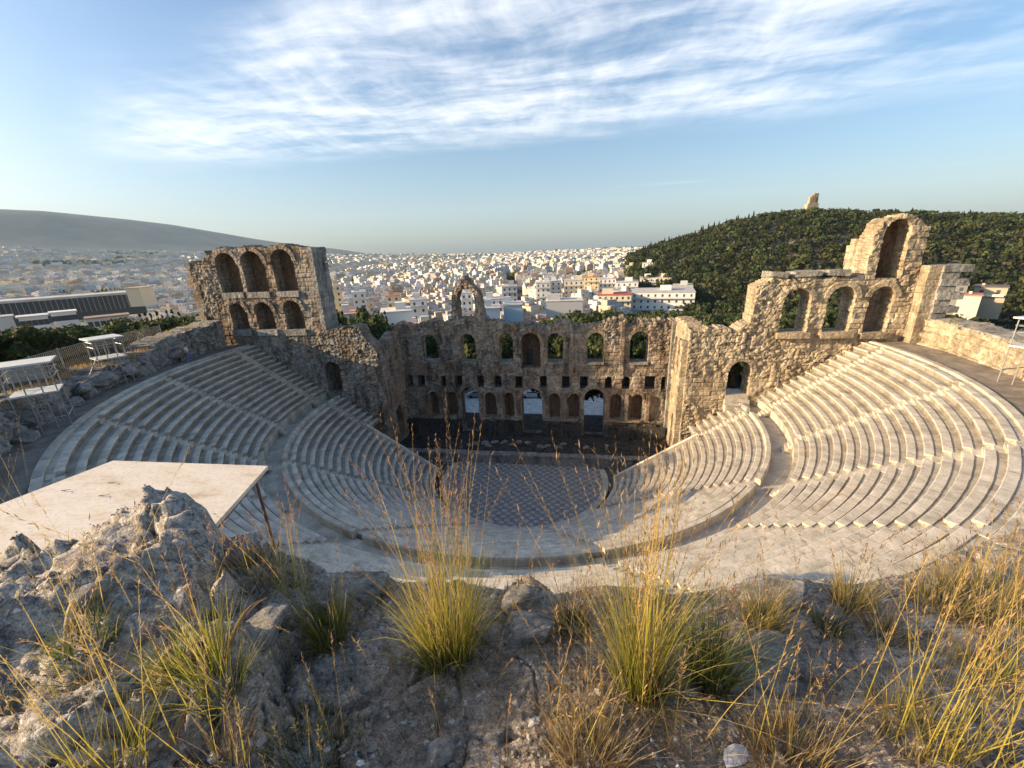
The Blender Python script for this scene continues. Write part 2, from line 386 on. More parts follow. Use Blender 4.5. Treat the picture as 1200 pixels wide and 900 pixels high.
for a, b in wedges(22.8, 'low', LO_AISLES, .42)[0]:
    mb = MB(); rev_add(mb, [(22.7, 8.3), (22.72, 8.95), (22.76, 9.0), (23.05, 9.0), (23.1, 8.9), (23.12, 7.9)], a, b, step=2.4, seed=3); mb.build('rear_parapet', M['marble'], lower, col=True)
tier(upper, 24.75, 9.35, 14, .6175, .4245, 'up', UP_AISLES)        # ends r=33.4 z=15.3
for a, b in wedges(24.6, 'up', UP_AISLES, .5)[0]:
    mb = MB(); rev_add(mb, [(24.6, 7.9), (24.58, 9.2), (24.5, 9.24), (24.5, 9.36), (24.9, 9.36)], a, b, step=2.2, seed=5); mb.build('podium_wall', M['marble'], upper, col=True)
for a in UP_AISLES:
    h = math.degrees(.5/24.3); mb = MB()
    for i in range(4): rev_add(mb, [(23.9+i*.2, 8), (23.9+i*.2, 8.62+i*.25), (24.75, 8.62+i*.25)], a-h, a+h, step=9, seed=i)
    mb.build('step', M['marble'], upper, col=True)
mb = MB(); L = limits(33.4, 'up'); rev_add(mb, [(33.45, 14.9), (33.43, 15.36), (33.46, 15.40), (33.85, 15.40), (33.87, 15.2)], -L, L, step=2.2, jitter=.01, seed=9)
mb.build('rim_kerb', M['marble'], upper, col=True)
L = limits(23.8, 'up'); mb = MB(); rev_add(mb, [(22.9, 8.42), (24.7, 8.42)], -L, L, caps=False, seed=11, step=3)
struct(mb.build('walkway', M['marble'], col=True)); bpy.context.view_layer.update()
o = C.objects[-1] if False else None
mb = MB(); rev_add(mb, [(33.9, 15.30), (35, 15.28), (36.0, 15.33), (38.0, 15.4)], -94, 94, caps=False, step=2, seed=12)
def dirt(name, a, b, sc_=1.2, bump=.05):
    m, nt, bb = newmat(name); g = G(nt); bb.inputs['Roughness'].default_value = .95; o = g.obj()
    f = g.noise(o, sc_, 8, .65); nt.links.new(g.ramp(f, [(.35, a), (.65, b)]), bb.inputs['Base Color']); g.bump(f, .7, bump, bb); return m
M['path'] = dirt('rim_path_earth', (.16, .135, .11), (.30, .26, .21))
struct(mb.build('path', M['path']))
# orchestra floor: marble slabs in two tones
def orch_mat():
    m, nt, b = newmat('orchestra_marble'); g = G(nt); b.inputs['Roughness'].default_value = .5; o = g.obj()
    ck = g.n('ShaderNodeTexChecker'); ck.inputs['Scale'].default_value = 1/.48; nt.links.new(o, ck.inputs['Vector']); ck.inputs['Color1'].default_value = (.48, .455, .42, 1); ck.inputs['Color2'].default_value = (.29, .28, .26, 1)
    br = g.n('ShaderNodeTexBrick'); br.inputs['Scale'].default_value = 1; br.inputs['Brick Width'].default_value = .96; br.inputs['Row Height'].default_value = .48; br.inputs['Mortar Size'].default_value = .03
    nt.links.new(o, br.inputs['Vector']); br.inputs['Color1'].default_value = (.9, .9, .9, 1); br.inputs['Color2'].default_value = (1, 1, 1, 1); br.inputs['Mortar'].default_value = (.55, .55, .55, 1)
    c = g.mix(1, ck.outputs['Color'], br.outputs['Color'], 'MULTIPLY'); c = g.mix(1, c, g.ramp(g.noise(o, 2.5, 6, .7), [(.35, (.55,)*3), (.65, (1.1,)*3)]), 'MULTIPLY')
    nt.links.new(c, b.inputs['Base Color']); return m
pts = [(8.95*math.sin(t), -8.95*math.cos(t)) for t in np.linspace(R_(-104), R_(104), 60)]
pts += [(8.69, 2.95), (-8.69, 2.95)]; struct(mk('orchestra_floor', [(x, y, 0) for x, y in pts], [tuple(range(len(pts)))], orch_mat()))
mb = MB(); rev_add(mb, [(8.95, -.2), (8.95, .03), (9.55, .03), (9.56, -.2)], -106, 106, step=4, seed=13)
ob = mb.build('orchestra_kerb', M['marble'], col=True); struct(ob)
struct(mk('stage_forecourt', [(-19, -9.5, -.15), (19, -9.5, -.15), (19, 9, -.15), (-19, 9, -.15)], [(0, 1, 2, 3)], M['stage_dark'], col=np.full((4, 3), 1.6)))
# ------------------------------------------------------------------ masonry walls with real relief
def rubble(s, z, k):
    c, f1, e = vor(s/.46, z/.34, k); return (c-.5)*.15+np.minimum(e, .3)*.26+fbm(s*.5, z*.5, k+9, 3)*.14
def ashlar(s, z, k, h=.5, l=1.1):
    zz = z+fbm(s*.3, z*.2, k+5, 2)*.12; row = np.floor(zz/h); ss = s+hsh(row, row*0, k)*l*3; bl = np.floor(ss/l)
    c = hsh(row, bl, k+2); ez = np.minimum(zz/h-row, 1-(zz/h-row))*h; es = np.minimum(ss/l-bl, 1-(ss/l-bl))*l; e = np.minimum(ez, es)
    return (c-.5)*.09+np.minimum(e, .09)*.7-.06+fbm(s*1.6, z*1.6, k+7, 3)*.05, c
def hole_d(s, z, h):                    # distance outside an opening (negative inside)
    x0, x1, z0, z1, arch = h; g_ = .10 if x1-x0 > 1 else .05; x0 -= g_; x1 += g_; z1 += g_; z0 -= g_*.5; xc = (x0+x1)/2; hw = (x1-x0)/2
    if arch:
        zc = z1-hw; dr = np.maximum(np.abs(s-xc)-hw, z0-z); dc = np.hypot(s-xc, z-zc)-hw
        return np.where(z > zc, dc, dr)
    return np.maximum(np.abs(s-xc)-hw, np.maximum(z0-z, z-z1))
def wall(name, path, S, Zr, top, holes, thick, mat, parent, cell=.16, style='mix', k=1, bottom=None, ragl=0, rub=None, amp=1.0, colamp=.35, backrelief=True):
    """path(s)->(x,y,nx,ny); n is the outward (front) normal.  top: (s,z) polyline of the broken crown"""
    ns = int((S[1]-S[0])/cell)+1; nz = int((Zr[1]-Zr[0])/cell)+1
    s = np.linspace(S[0], S[1], ns); z = np.linspace(Zr[0], Zr[1], nz); SS, ZZ = np.meshgrid(s, z, indexing='ij')
    tp = np.array(top).T
    def solid(a, b):
        ra = np.floor(a/.55+.5*np.floor(b/.45)); t = np.interp(a, tp[0], tp[1])+(hsh(np.floor(a/.6), np.floor(a/.6)*0, k)-.5)*.30+fbm(a*2, a*0, k, 3)*.18
        d = t-b
        for h in holes: d = np.minimum(d, hole_d(a, b, h))
        if ragl: 
            rr = np.floor(b/.5); d = np.minimum(d, np.minimum(a-S[0]-hsh(rr, rr*0, k+3)*ragl, S[1]-a-hsh(rr, rr*0, k+4)*ragl))
        if bottom: d = np.minimum(d, b-np.interp(a, *np.array(bottom).T))
        return d
    D = solid(SS, ZZ); e = 1e-3; gx = (solid(SS+e, ZZ)-D)/e; gz = (solid(SS, ZZ+e)-D)/e; gl = np.hypot(gx, gz)+1e-9
    near = (np.abs(D) < cell*.55) & (gl < 3); mv = np.where(near, -D/gl/np.maximum(gl, .5), 0)
    edge = near.copy(); S2 = SS+gx/gl*mv; Z2 = ZZ+gz/gl*mv; edge[0, :] = edge[-1, :] = edge[:, 0] = edge[:, -1] = True
    S2[0] = S[0]; S2[-1] = S[1]
    rb = rubble(S2, Z2, k); al, cid = ashlar(S2, Z2, k)
    if style == 'rubble': wr = 1.0
    elif style == 'ashlar': wr = 0.0
    else: wr = sst(-.1, .12, fbm(S2*.16+k, Z2*.2, k+20, 3)+(.0 if rub is None else rub(S2, Z2)))
    disp = (rb*wr+al*(1-wr))*amp
    cv = 1-colamp/2+colamp*(cid*(1-wr)+vor(S2/.46, Z2/.34, k)[0]*wr)
    cv = cv*(1-.5*sst(.09, 0, vor(S2/.46, Z2/.34, k)[2])*wr)
    P0 = np.array([path(q) for q in S2.ravel()]); f = disp.ravel()
    Vf = np.stack([P0[:, 0]+P0[:, 2]*f, P0[:, 1]+P0[:, 3]*f, Z2.ravel()], 1)
    bd = (rubble(S2, Z2, k+50)*.6).ravel() if backrelief else 0*f
    Vb = np.stack([P0[:, 0]-P0[:, 2]*(thick+bd), P0[:, 1]-P0[:, 3]*(thick+bd), Z2.ravel()], 1)
    cs = .5*(s[:-1]+s[1:]); cz = .5*(z[:-1]+z[1:]); CS, CZ = np.meshgrid(cs, cz, indexing='ij'); keep = solid(CS, CZ) > 0
    i, j = np.nonzero(keep); a = i*nz+j; Ff = np.stack([a, a+nz, a+nz+1, a+1], 1); N = ns*nz
    Fb = Ff[:, ::-1]+N
    E = np.concatenate([Ff[:, [0, 1]], Ff[:, [1, 2]], Ff[:, [2, 3]], Ff[:, [3, 0]]]); key = E[:, 0]*(N+1)+E[:, 1]; rk = E[:, 1]*(N+1)+E[:, 0]
    bnd = E[~np.isin(key, rk)]
    # reveals in several steps so that they carry relief of their own
    nst = max(2, int(thick/.5)); allV = [Vf]; prev = bnd.copy(); Fs = [Ff]; uniq, inv = np.unique(bnd, return_inverse=True); inv = inv.reshape(bnd.shape)
    base = 2*N; last = bnd; extra = []
    for q in range(1, nst):
        t = q/nst; ring = Vf[uniq]*(1-t)+Vb[uniq]*t
        hn = (hsh(uniq, uniq*0+q, k)-.5)*.10*amp
        ring = ring+np.stack([hn, hn*0, (hsh(uniq, uniq*0+q, k+1)-.5)*.08], 1)
        cur = inv+base; Fs.append(np.stack([last[:, 1], last[:, 0], cur[:, 0], cur[:, 1]], 1)); last = cur; base += len(uniq); extra.append(ring)
    bb = bnd+N; Fs.append(np.stack([last[:, 1], last[:, 0], bb[:, 0], bb[:, 1]], 1)); Fs.append(Fb)
    V = np.concatenate([Vf, Vb]+extra); F = np.concatenate(Fs)
    col = np.concatenate([cv.ravel(), cv.ravel()]+[.72+.4*hsh(uniq, uniq*0+3, k) for _ in extra])
    used = np.zeros(len(V), bool); used[F.ravel()] = True; rem = np.cumsum(used)-1
    return mk(name, V[used], rem[F], mat, parent, np.repeat(col[used][:, None], 3, 1))
def niche_back(name, parent, x0, x1, z0, z1, y, mat, path=None):
    """panel at the back of a recess, in relief"""
    n = max(2, int((x1-x0)/.3)+1); mz = max(2, int((z1-z0)/.3)+1); xs = np.linspace(x0-.08, x1+.08, n); zs = np.linspace(z0-.08, z1+.08, mz)
    A, B = np.meshgrid(xs, zs, indexing='ij'); d = (hsh(np.arange(n*mz), np.arange(n*mz)*0, int(x0*7)) - .5)*.08
    if path is None: V = np.stack([A.ravel(), y+d, B.ravel()], 1)
    else: V = np.array([path(a, b, dd) for a, b, dd in zip(A.ravel(), B.ravel(), d)])
    i, j = np.meshgrid(np.arange(n-1), np.arange(mz-1), indexing='ij'); a = (i*mz+j).ravel(); F = np.stack([a, a+mz, a+mz+1, a+1], 1)
    return mk(name, V, F, mat, parent, np.ones((n*mz, 3)))
def blocks(name, mat, parent, lst, jit=.03):
    mb = MB()
    for b in lst: t = random.uniform(.8, 1.1); mb.box(*b, col=(t, t, t), jit=jit)
    return mb.build(name, mat, parent, col=True)
flat = lambda y: (lambda s: (s, y, 0, -1))
# --- stage wall
sw = thing('stage_wall', 'ruined stage wall with three rows of openings facing the seats', 'ruin', (0, 9, 0))
sw.location = (0, 0, 0)
ups = [(-14.4, -12.2, 11.4, 15.0, 1), (-9.0, -7.1, 11.3, 15.0, 1), (-3.9, -2.2, 11.3, 15.0, 1), (-1.05, 1.25, 10.6, 15.05, 1), (2.3, 4.1, 11.3, 15.0, 1), (7.3, 9.1, 11.3, 15.0, 1), (12.4, 14.4, 11.3, 15.1, 1)]
sq = [(-16.9, -16.2), (-15.4, -14.4), (-12.1, -11.5), (-10.1, -9.2), (-7.1, -6.3), (-4.8, -3.9), (-2.0, -1.1), (1.25, 2.05), (4.1, 5.0), (6.4, 7.3), (9.5, 10.3), (11.6, 12.5), (14.4, 15.5), (16.3, 16.75)]
sqs = [(a, b, 7.8, 9.4, 1 if i in (10, 11) else 0) for i, (a, b) in enumerate(sq)]
nch = [(-14.0, -12.9), (-11.5, -10.2), (-6.2, -4.8), (-3.5, -2.4), (2.5, 3.7), (5.0, 6.2), (10.3, 11.5), (12.9, 14.1)]
nchs = [(a, b, 3.7, 7.1, 1) for a, b in nch]
doors = [(-9.5, -7.1, .9, 7.75, 1), (-1.15, 1.35, .9, 7.75, 1), (7.0, 9.4, .9, 7.75, 1)]
topst = [(-18, 16.8), (-17, 17.1), (-15, 16.6), (-13.6, 17.3), (-11.2, 16.9), (-10, 17.3), (-9.6, 20.3), (-8.9, 21.6), (-7.9, 22.3), (-6.9, 21.3), (-6.1, 20.0), (-5.7, 17.4), (-4, 16.9), (-1.5, 16.6), (1.5, 16.35), (3.1, 16.4), (3.3, 17.1), (5.0, 17.1), (5.2, 16.4), (9.0, 16.4), (9.1, 17.1), (10.6, 17.1), (10.7, 16.5), (11.1, 17.5), (11.6, 17.4), (11.7, 16.4), (13, 16.4), (13.1, 17.0), (17.5, 16.9), (18, 16.6)]
wall('wall', flat(9), (-18.2, 17.9), (0, 23), [(a, b-.5 if b < 18 else b-.2) for a, b in topst], ups+sqs+nchs+doors+[(-8.95, -6.85, 17.1, 20.6, 1)], 1.9, M['ruin'], sw, cell=.125, style='mix', k=3, rub=lambda s, z: .34*sst(-3, -7, s)*sst(9, 13, z)-.30*sst(9.2, 7.5, z)-.14*sst(-4, 6, s), amp=1.15)
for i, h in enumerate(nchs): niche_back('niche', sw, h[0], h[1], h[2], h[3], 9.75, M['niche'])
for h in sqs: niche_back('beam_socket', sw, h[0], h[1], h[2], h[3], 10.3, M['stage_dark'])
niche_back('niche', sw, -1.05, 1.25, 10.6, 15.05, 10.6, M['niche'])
blocks('small_doorway', M['stage_dark'], sw, [(-.55, .2, 10.45, 10.62, 10.7, 12.7)])
# ledges under the blind arches and a heavy plinth with gaps at the doors
gaps = [-18, -9.6, -7.0, -1.3, 1.5, 6.9, 9.5, 17.5]
lst = []
for a, b in ((-18, -9.7), (-7.0, -1.25), (1.45, 6.9), (9.5, 17.4)):
    x = a
    while x < b-.2:
        x2 = min(b, x+random.uniform(.8, 1.6)); lst.append((x, x2-.03, 8.15+random.uniform(-.1, .1), 9.1, 0, 3.1+random.uniform(-.25, .1))); x = x2
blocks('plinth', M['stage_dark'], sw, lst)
lst = []
for a, b in ((-18, -9.6), (-7.0, -1.25), (1.45, 6.9), (9.5, 17.4)):
    x = a
    while x < b-.2:
        x2 = min(b, x+random.uniform(1.0, 1.9))
        if random.random() < .85: lst.append((x, x2-.04, 8.62, 9.1, 3.36, 3.6))
        x = x2
blocks('ledge', M['ruin'], sw, lst)
lst = []
for x in (-6.85, -4.0, 1.7, 4.4, 6.7, 9.7, 12.2, 14.8):
    lst.append((x-.22, x+.22, 8.72, 9.1, 3.6, 7.1)); 
for l in lst: blocks('pilaster', M['ruin'], sw, [(l[0], l[1], l[2], l[3], l[4]+q*.7, l[4]+q*.7+.69) for q in range(5)], .02)
blocks('sill', M['ruin_grey'], sw, [(h[0]-.1, h[1]+.1, 8.8, 9.5, h[2]-.25, h[2]) for h in ups if h[0] != -1.05])
blocks('rib', M['ruin'], sw, [(5.0+random.uniform(-.04, .04), 5.45, 8.72, 9.1, 9.6+q*.6, 10.18+q*.6) for q in range(11)]+[(11.15, 11.6, 8.74, 9.1, 9.8+q*.6, 10.38+q*.6) for q in range(11)], .03)
def arch_ring(parent, h, y, mat, wd=.38, n=11):
    x0, x1, z0, z1, _ = h; x0 -= .1; x1 += .1; z1 += .1; xc = (x0+x1)/2; r = (x1-x0)/2; zc = z1-r; mb = MB()
    for i in range(n):
        a0 = math.pi*i/n; a1 = math.pi*(i+1)/n; w = wd*random.uniform(.85, 1.15); yy = y-random.uniform(.06, .12); t = random.uniform(.8, 1.15)
        P2 = [(xc+q*math.cos(a), zc+q*math.sin(a)) for q, a in ((r-.03, a0), (r+w, a0), (r+w, a1-.03), (r-.03, a1-.03))]
        mb.add([(px_, yy, pz_) for px_, pz_ in P2]+[(px_, y+.5, pz_) for px_, pz_ in P2], [(0, 1, 2, 3)[::-1], (4, 5, 6, 7), (0, 1, 5, 4), (1, 2, 6, 5), (2, 3, 7, 6), (3, 0, 4, 7)], (t, t, t))
    return mb.build('arch_ring', mat, parent, col=True)
for h in ups: arch_ring(sw, h, 8.95, M['ruin'])
for h in doors: arch_ring(sw, h, 8.95, M['ruin'], .45, 13)
for h in nchs: arch_ring(sw, h, 8.95, M['ruin'], .28, 7)
# --- stage platform and things on it
sp = thing('stage_platform', 'low stone stage platform with a panelled front edging the checkered floor', 'platform')
lst = []; x = -16.9
while x < 16.8:
    x2 = min(16.9, x+random.uniform(1.3, 2.2)); lst.append((x, x2-.03, 2.95, 3.6, -.1, 1.02)); x = x2
blocks('front_panel', M['podium'], sp, lst, .015)
blocks('coping', M['podium'], sp, [(-16.9+i*2.11, -16.9+(i+1)*2.11-.03, 2.78, 3.75, 1.02, 1.24) for i in range(16)], .015)
for x in (-9.9, -6.0, -1.2, 3.4, 7.9, 12.2): blocks('pier', M['podium'], sp, [(x-.3, x+.3, 2.78, 3.0, -.1, 1.02)], .01)
blocks('step', M['podium'], sp, [(-10.9+.0, -9.2, 2.3, 2.9, -.1, .3), (-10.9, -9.2, 2.55, 2.93, .3, .65)], .01)
n = 60; gx_, gy_ = np.meshgrid(np.linspace(-17.2, 17.2, 120), np.linspace(3.6, 9.4, 30), indexing='ij')
zz_ = 1.18+fbm(gx_*.6, gy_*.6, 4, 4)*.16+sst(.55, .8, vn(gx_*1.3, gy_*1.3, 8))*.16*sst(7.3, 6, gy_)
a_ = (np.meshgrid(np.arange(119), np.arange(29), indexing='ij')[0]*30+np.meshgrid(np.arange(119), np.arange(29), indexing='ij')[1]).ravel()
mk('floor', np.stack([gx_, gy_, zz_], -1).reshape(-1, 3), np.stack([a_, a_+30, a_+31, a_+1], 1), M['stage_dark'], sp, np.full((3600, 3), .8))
def rock_mesh(sx, sy, sz, k, sub=3, mat=None, name='rock', parent=None, flatb=True):
    import bmesh
    bm = bmesh.new(); bmesh.ops.create_icosphere(bm, subdivisions=sub, radius=1)
    V = np.array([v.co[:] for v in bm.verts]); F = np.array([[v.index for v in f.verts] for f in bm.faces]); bm.free()
    V = np.sign(V)*np.abs(V)**.72
    n_ = fbm(V[:, 0]*1.3+V[:, 2], V[:, 1]*1.3-V[:, 2]*.7, k, 5, .55); c_, f_, e_ = vor(V[:, 0]*1.6+V[:, 2]*.8, V[:, 1]*1.6+V[:, 2]*.6, k)
    rg = np.random.default_rng(k); V = V*(1+.10*n_)[:, None]
    for q in range(13):
        d = rg.normal(size=3); d /= np.linalg.norm(d); h = rg.uniform(.58, .95); ex = np.maximum(V@d-h, 0); V = V-ex[:, None]*d*.93
    V = V*(1+.05*n_+.05*(c_-.5)+.05*np.minimum(e_, .3))[:, None]*np.array([sx, sy, sz])*1.12
    return mk(name, V, F, mat, parent, np.repeat((.75+.4*c_)[:, None], 3, 1), smooth=False)
stone_names = []
for i in range(16):
    x = -8+i*1.15+random.uniform(-.4, .4) if i < 13 else random.uniform(-15, 15); y = 5.3+random.uniform(-.5, .8)
    o = rock_mesh(random.uniform(.3, .6), random.uniform(.2, .35), random.uniform(.15, .32), 40+i, 2, M['podium'], 'stone_block')
    o.location = (x, y, 1.35); o.rotation_euler = (0, 0, random.uniform(-.5, .5))
    tag(o, 'pale fallen stone block lying on the dark stage floor', 'stone', 'stone blocks lying on the stage floor')
# short standing pillar stub on the stage (right of the middle door)
t = thing('pillar_stub', 'short pale stone post standing near the front of the stage, right of the middle door', 'pillar', (9.6, 4.6, 1.2))
blocks('shaft', M['podium'], t, [(-.13, .13, -.13, .13, 0, .75)], .01); blocks('cap', M['podium'], t, [(-.18, .18, -.18, .18, .75, .9)], .01)
# --- side walls of the stage
rw = thing('stage_side_wall', 'sunlit golden side wall of the stage, right end, with tall blind arch', 'ruin')
sidep = lambda x, sg: (lambda s: (x, s, sg, 0))
# right: x=17.3, front normal -x
hr = [(4.6, 6.2, 10.6, 15.0, 1), (7.1, 8.0, 10.8, 14.8, 1), (5.0, 6.6, 1.2, 5.8, 1)]
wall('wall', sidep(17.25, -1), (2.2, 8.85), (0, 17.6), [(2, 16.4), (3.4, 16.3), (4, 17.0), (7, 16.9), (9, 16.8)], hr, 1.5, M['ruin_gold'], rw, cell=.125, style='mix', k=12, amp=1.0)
for h in hr: niche_back('niche', rw, h[0], h[1], h[2], h[3], 0, M['niche'], path=lambda a, b, d: (18.0+d, a, b))
blocks('corner_buttress', M['ruin_gold'], rw, [(16.62+random.uniform(-.05, .05), 17.35, 2.25, 3.3+random.uniform(-.1, .1), q*.55, q*.55+.53) for q in range(2, 28)], .03)
blocks('corner_strip', M['ruin_grey'], rw, [(16.9, 17.3, 8.25, 8.8, 1.2+q*.8, 1.99+q*.8) for q in range(19)], .02)
lw = thing('stage_side_wall', 'shaded collapsed side wall of the stage, left end, with dark doorway', 'ruin')
hl = [(5.3, 7.0, 1.2, 6.1, 1), (4.4, 6.0, 11, 13.3, 1)]
wall('wall', sidep(-17.4, 1), (2.2, 8.85), (0, 17.6), [(2, 12.8), (3.5, 13.6), (5, 13.9), (6.5, 14.8), (8, 15.2), (9, 15.6)], hl[:1], 1.6, M['ruin'], lw, cell=.125, style='rubble', k=14, amp=1.5)
niche_back('niche', lw, 5.3, 7.0, 1.2, 6.1, 0, M['stage_dark'], path=lambda a, b, d: (-18.3+d, a, b))
# --- left wing wall with its three-arched tower
LWT = thing('wing_wall', 'left wing wall carrying a tall block with two rows of three arches', 'ruin')
topL = [(-39, 25.2), (-36.3, 25.4), (-36.1, 26.2), (-35.2, 26.3), (-33.8, 26.7), (-32.3, 26.35), (-30.6, 26.75), (-29, 26.4), (-26.8, 26.8), (-25, 26.45), (-22.95, 26.1), (-22.9, 17.3), (-18.8, 17.4), (-18.4, 16.2), (-17.4, 15.0), (-16.6, 13.9)]
upL = [(-35.2, -32.6, 21.6, 26.0, 1), (-31.9, -29.2, 21.6, 26.05, 1), (-28.0, -25.5, 21.6, 26.1, 1)]
loL = [(-34.9, -32.9, 17.2, 20.3, 1), (-31.6, -29.4, 17.2, 20.4, 1), (-27.8, -25.6, 17.2, 20.5, 1)]
dL = [(-23.9, -22.2, 9.4, 13.2, 1)]
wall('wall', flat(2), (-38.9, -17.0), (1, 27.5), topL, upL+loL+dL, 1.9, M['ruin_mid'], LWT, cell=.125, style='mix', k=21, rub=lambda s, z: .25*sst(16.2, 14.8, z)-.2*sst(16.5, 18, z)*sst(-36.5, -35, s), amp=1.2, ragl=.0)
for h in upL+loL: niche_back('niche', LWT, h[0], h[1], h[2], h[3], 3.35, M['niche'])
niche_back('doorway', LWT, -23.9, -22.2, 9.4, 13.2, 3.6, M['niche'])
for h in loL: blocks('sill', M['ruin_grey'], LWT, [(h[0]-.25, h[1]+.25, 1.72, 2.6, 16.5, 17.2)])
for h in upL+loL: arch_ring(LWT, h, 1.95, M['ruin_mid'], .42)
for h in upL: blocks('sill', M['ruin_grey'], LWT, [(h[0]-.1, h[1]+.1, 1.78, 2.6, 20.95, 21.6)])
blocks('flank', M['ruin_grey'], LWT, [(-24.1+random.uniform(-.05, .05), -22.75+random.uniform(-.05, .05)-.0*q, 3.5, 4.35+random.uniform(-.1, .1), 16.9+q*.55, 16.9+q*.55+.53) for q in range(17)], .03)
blocks('corner_block', M['ruin_grey'], LWT, [(-23.35+random.uniform(-.08, .08), -22.8, 1.82, 3.6, 17.2+q*.6, 17.78+q*.6) for q in range(15)], .03)
blocks('broken_edge', M['ruin_mid'], LWT, [(-39.5+random.uniform(-.5, .5), -38.2, 1.9+random.uniform(-.2, .3), 4+random.uniform(-.3, .3), 14.5+q*.5, 14.5+q*.5+.48) for q in range(21)], .06)
# --- right wing wall with windows and one standing tower
RWT = thing('wing_wall', 'right wing wall in golden stone with see-through arches and one tall broken tower', 'ruin')
topR = [(17.0, 16.6), (18.5, 16.4), (18.9, 16.8), (21.5, 16.6), (22.5, 17.3), (22.75, 17.3), (22.85, 20.9), (24.0, 21.3), (24.4, 21.9), (25.2, 21.6), (26, 21.3), (26.6, 21.9), (27.8, 21.7), (28.1, 21.2), (29.4, 21.6), (30.4, 21.3), (31.85, 21.5), (31.95, 24.9), (32.4, 25.8), (33.0, 26.4), (34.1, 26.6), (35.2, 26.2), (35.8, 25.4), (36.0, 25.4)]
win = [(25.45, 27.65, 16.3, 20.4, 1), (29.3, 31.4, 16.3, 20.5, 1), (32.75, 34.55, 16.2, 20.4, 1), (32.75, 34.6, 21.2, 26.1, 1)]
dR = [(21.4, 23.4, 9.7, 13.3, 1)]
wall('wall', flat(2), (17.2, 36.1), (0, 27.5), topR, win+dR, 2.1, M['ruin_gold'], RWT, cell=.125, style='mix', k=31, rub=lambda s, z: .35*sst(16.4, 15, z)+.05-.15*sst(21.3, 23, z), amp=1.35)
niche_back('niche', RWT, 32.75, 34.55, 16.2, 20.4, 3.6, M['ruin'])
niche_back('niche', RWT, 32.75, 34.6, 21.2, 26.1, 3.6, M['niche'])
blocks('tower_flank', M['ruin_gold'], RWT, [(32.0+random.uniform(-.08, .05), 33.0, 4.05, 5.9+random.uniform(-.25, .1)-.12*max(0, q-3), 21.0+q*.62, 21.0+q*.62+.6) for q in range(6)], .04)
blocks('tower_rear', M['ruin'], RWT, [(33.0, 36.0+random.uniform(-.1, .1), 4.05, 5.4, 16.0+q*.62, 16.0+q*.62+.6) for q in range(15)], .04)
for h in win[:3]+dR: arch_ring(RWT, h, 1.93, M['ruin_gold'], .4)
for h in win[:3]: blocks('sill', M['ruin_gold'], RWT, [(h[0]-.35, h[1]+.3, 1.45, 2.6, h[2]-.55, h[2])])
blocks('doorstep', M['marble'], RWT, [(21.2, 23.6, 1.3-.0, 2.3, 8.1, 8.8), (21.2, 23.6, 1.65, 2.5, 8.8, 9.25), (21.3, 23.5, 1.95, 4.0, 9.25, 9.7)], .01)
for i, (x, wd) in enumerate(((24.6, .7), (27.1, 1.1), (29.6, .9))): blocks('coping', M['ruin_grey'], RWT, [(x-wd, x+wd, 1.75, 3.9, 21.55, 22.0)], .09)
# passage wall seen behind the right doorway (blue shaded masonry)
tw = thing('toothed_wall', 'grey stepped stump of toothed ashlar blocks right of the golden tower', 'ruin')
lst = []
for q in range(12):
    lst.append((36.15, 37.1, 1.0, 3.0, 15.2+q*.585, 15.2+q*.585+.575))
blocks('sunlit_end', M['ruin_gold'], tw, lst, .02)  # end golden, courses grey: sunlight and shade put into the stone colour
for q in range(12): 
    e = 38.5+(.75 if q % 2 else .0)-.04*(11-q)
    blocks('course', M['ruin_grey'], tw, [(37.1, e, .85-.12*(q % 2), 2.9, 15.2+q*.585, 15.2+q*.585+.575)], .03)
# --- outer retaining walls round the rim
def arcwall(root, r, a0, a1, top, mat, k, th, z0=10, style='ashlar', amp=1.2, name='wall'):
    P = lambda s: (lambda t: (r*math.sin(t), -r*math.cos(t), -math.sin(t), math.cos(t)))(s/r)
    return wall(name, P, (R_(a0)*r, R_(a1)*r), (z0, 20), [(R_(a)*r, z) for a, z in top], [], th, mat, root, cell=.15, style=style, k=k, amp=amp)
pr = thing('parapet_wall', 'sunlit golden block wall curving behind the right end of the rim path', 'wall')
arcwall(pr, 36.6, 40, 91, [(40, 18.2), (60, 17.7), (80, 17.4), (91, 17.6)], M['ruin_gold'], 41, 1.2, amp=2.4)
cp = MB()
for i in range(38):
    a = 40+i*1.33; rev_add(cp, [(36.7, 17.35), (36.75, 17.62+random.uniform(-.05, .05)), (38.7, 17.75+random.uniform(-.1, .1)), (39.3, 16.4)], a, a+1.28, step=5, jitter=.03, seed=i)
cp.build('coping', M['ruin_grey'], pr, col=True)
pl = thing('parapet_wall', 'rough grey rock-built wall behind the rim path on the left side', 'wall')
arcwall(pl, 35.9, -92, -34, [(-92, 18.6), (-84, 18.0), (-79, 17.8), (-74, 16.6), (-68, 17.0), (-64, 16.5), (-58, 17.2), (-50, 17.6), (-34, 18)], M['ruin_grey'], 43, 2.4, style='mix', amp=2.4)
for i in range(26):                     # boulders bedded against the left wall
    a = R_(-84+i*1.9+random.uniform(-.5, .5)); r = 35.6+random.uniform(-.2, .5)
    o = rock_mesh(random.uniform(.5, .95), random.uniform(.4, .7), random.uniform(.3, .6), 70+i, 3, M['ruin_grey'], 'boulder')
    o.location = (r*math.sin(a), -r*math.cos(a), 15.5+random.choice((0, .1, .7))); o.rotation_euler = (0, 0, a+random.uniform(-.4, .4))
    tag(o, 'grey boulder at the foot of the rough wall along the left rim path', 'boulder', 'boulders along the left rim path')
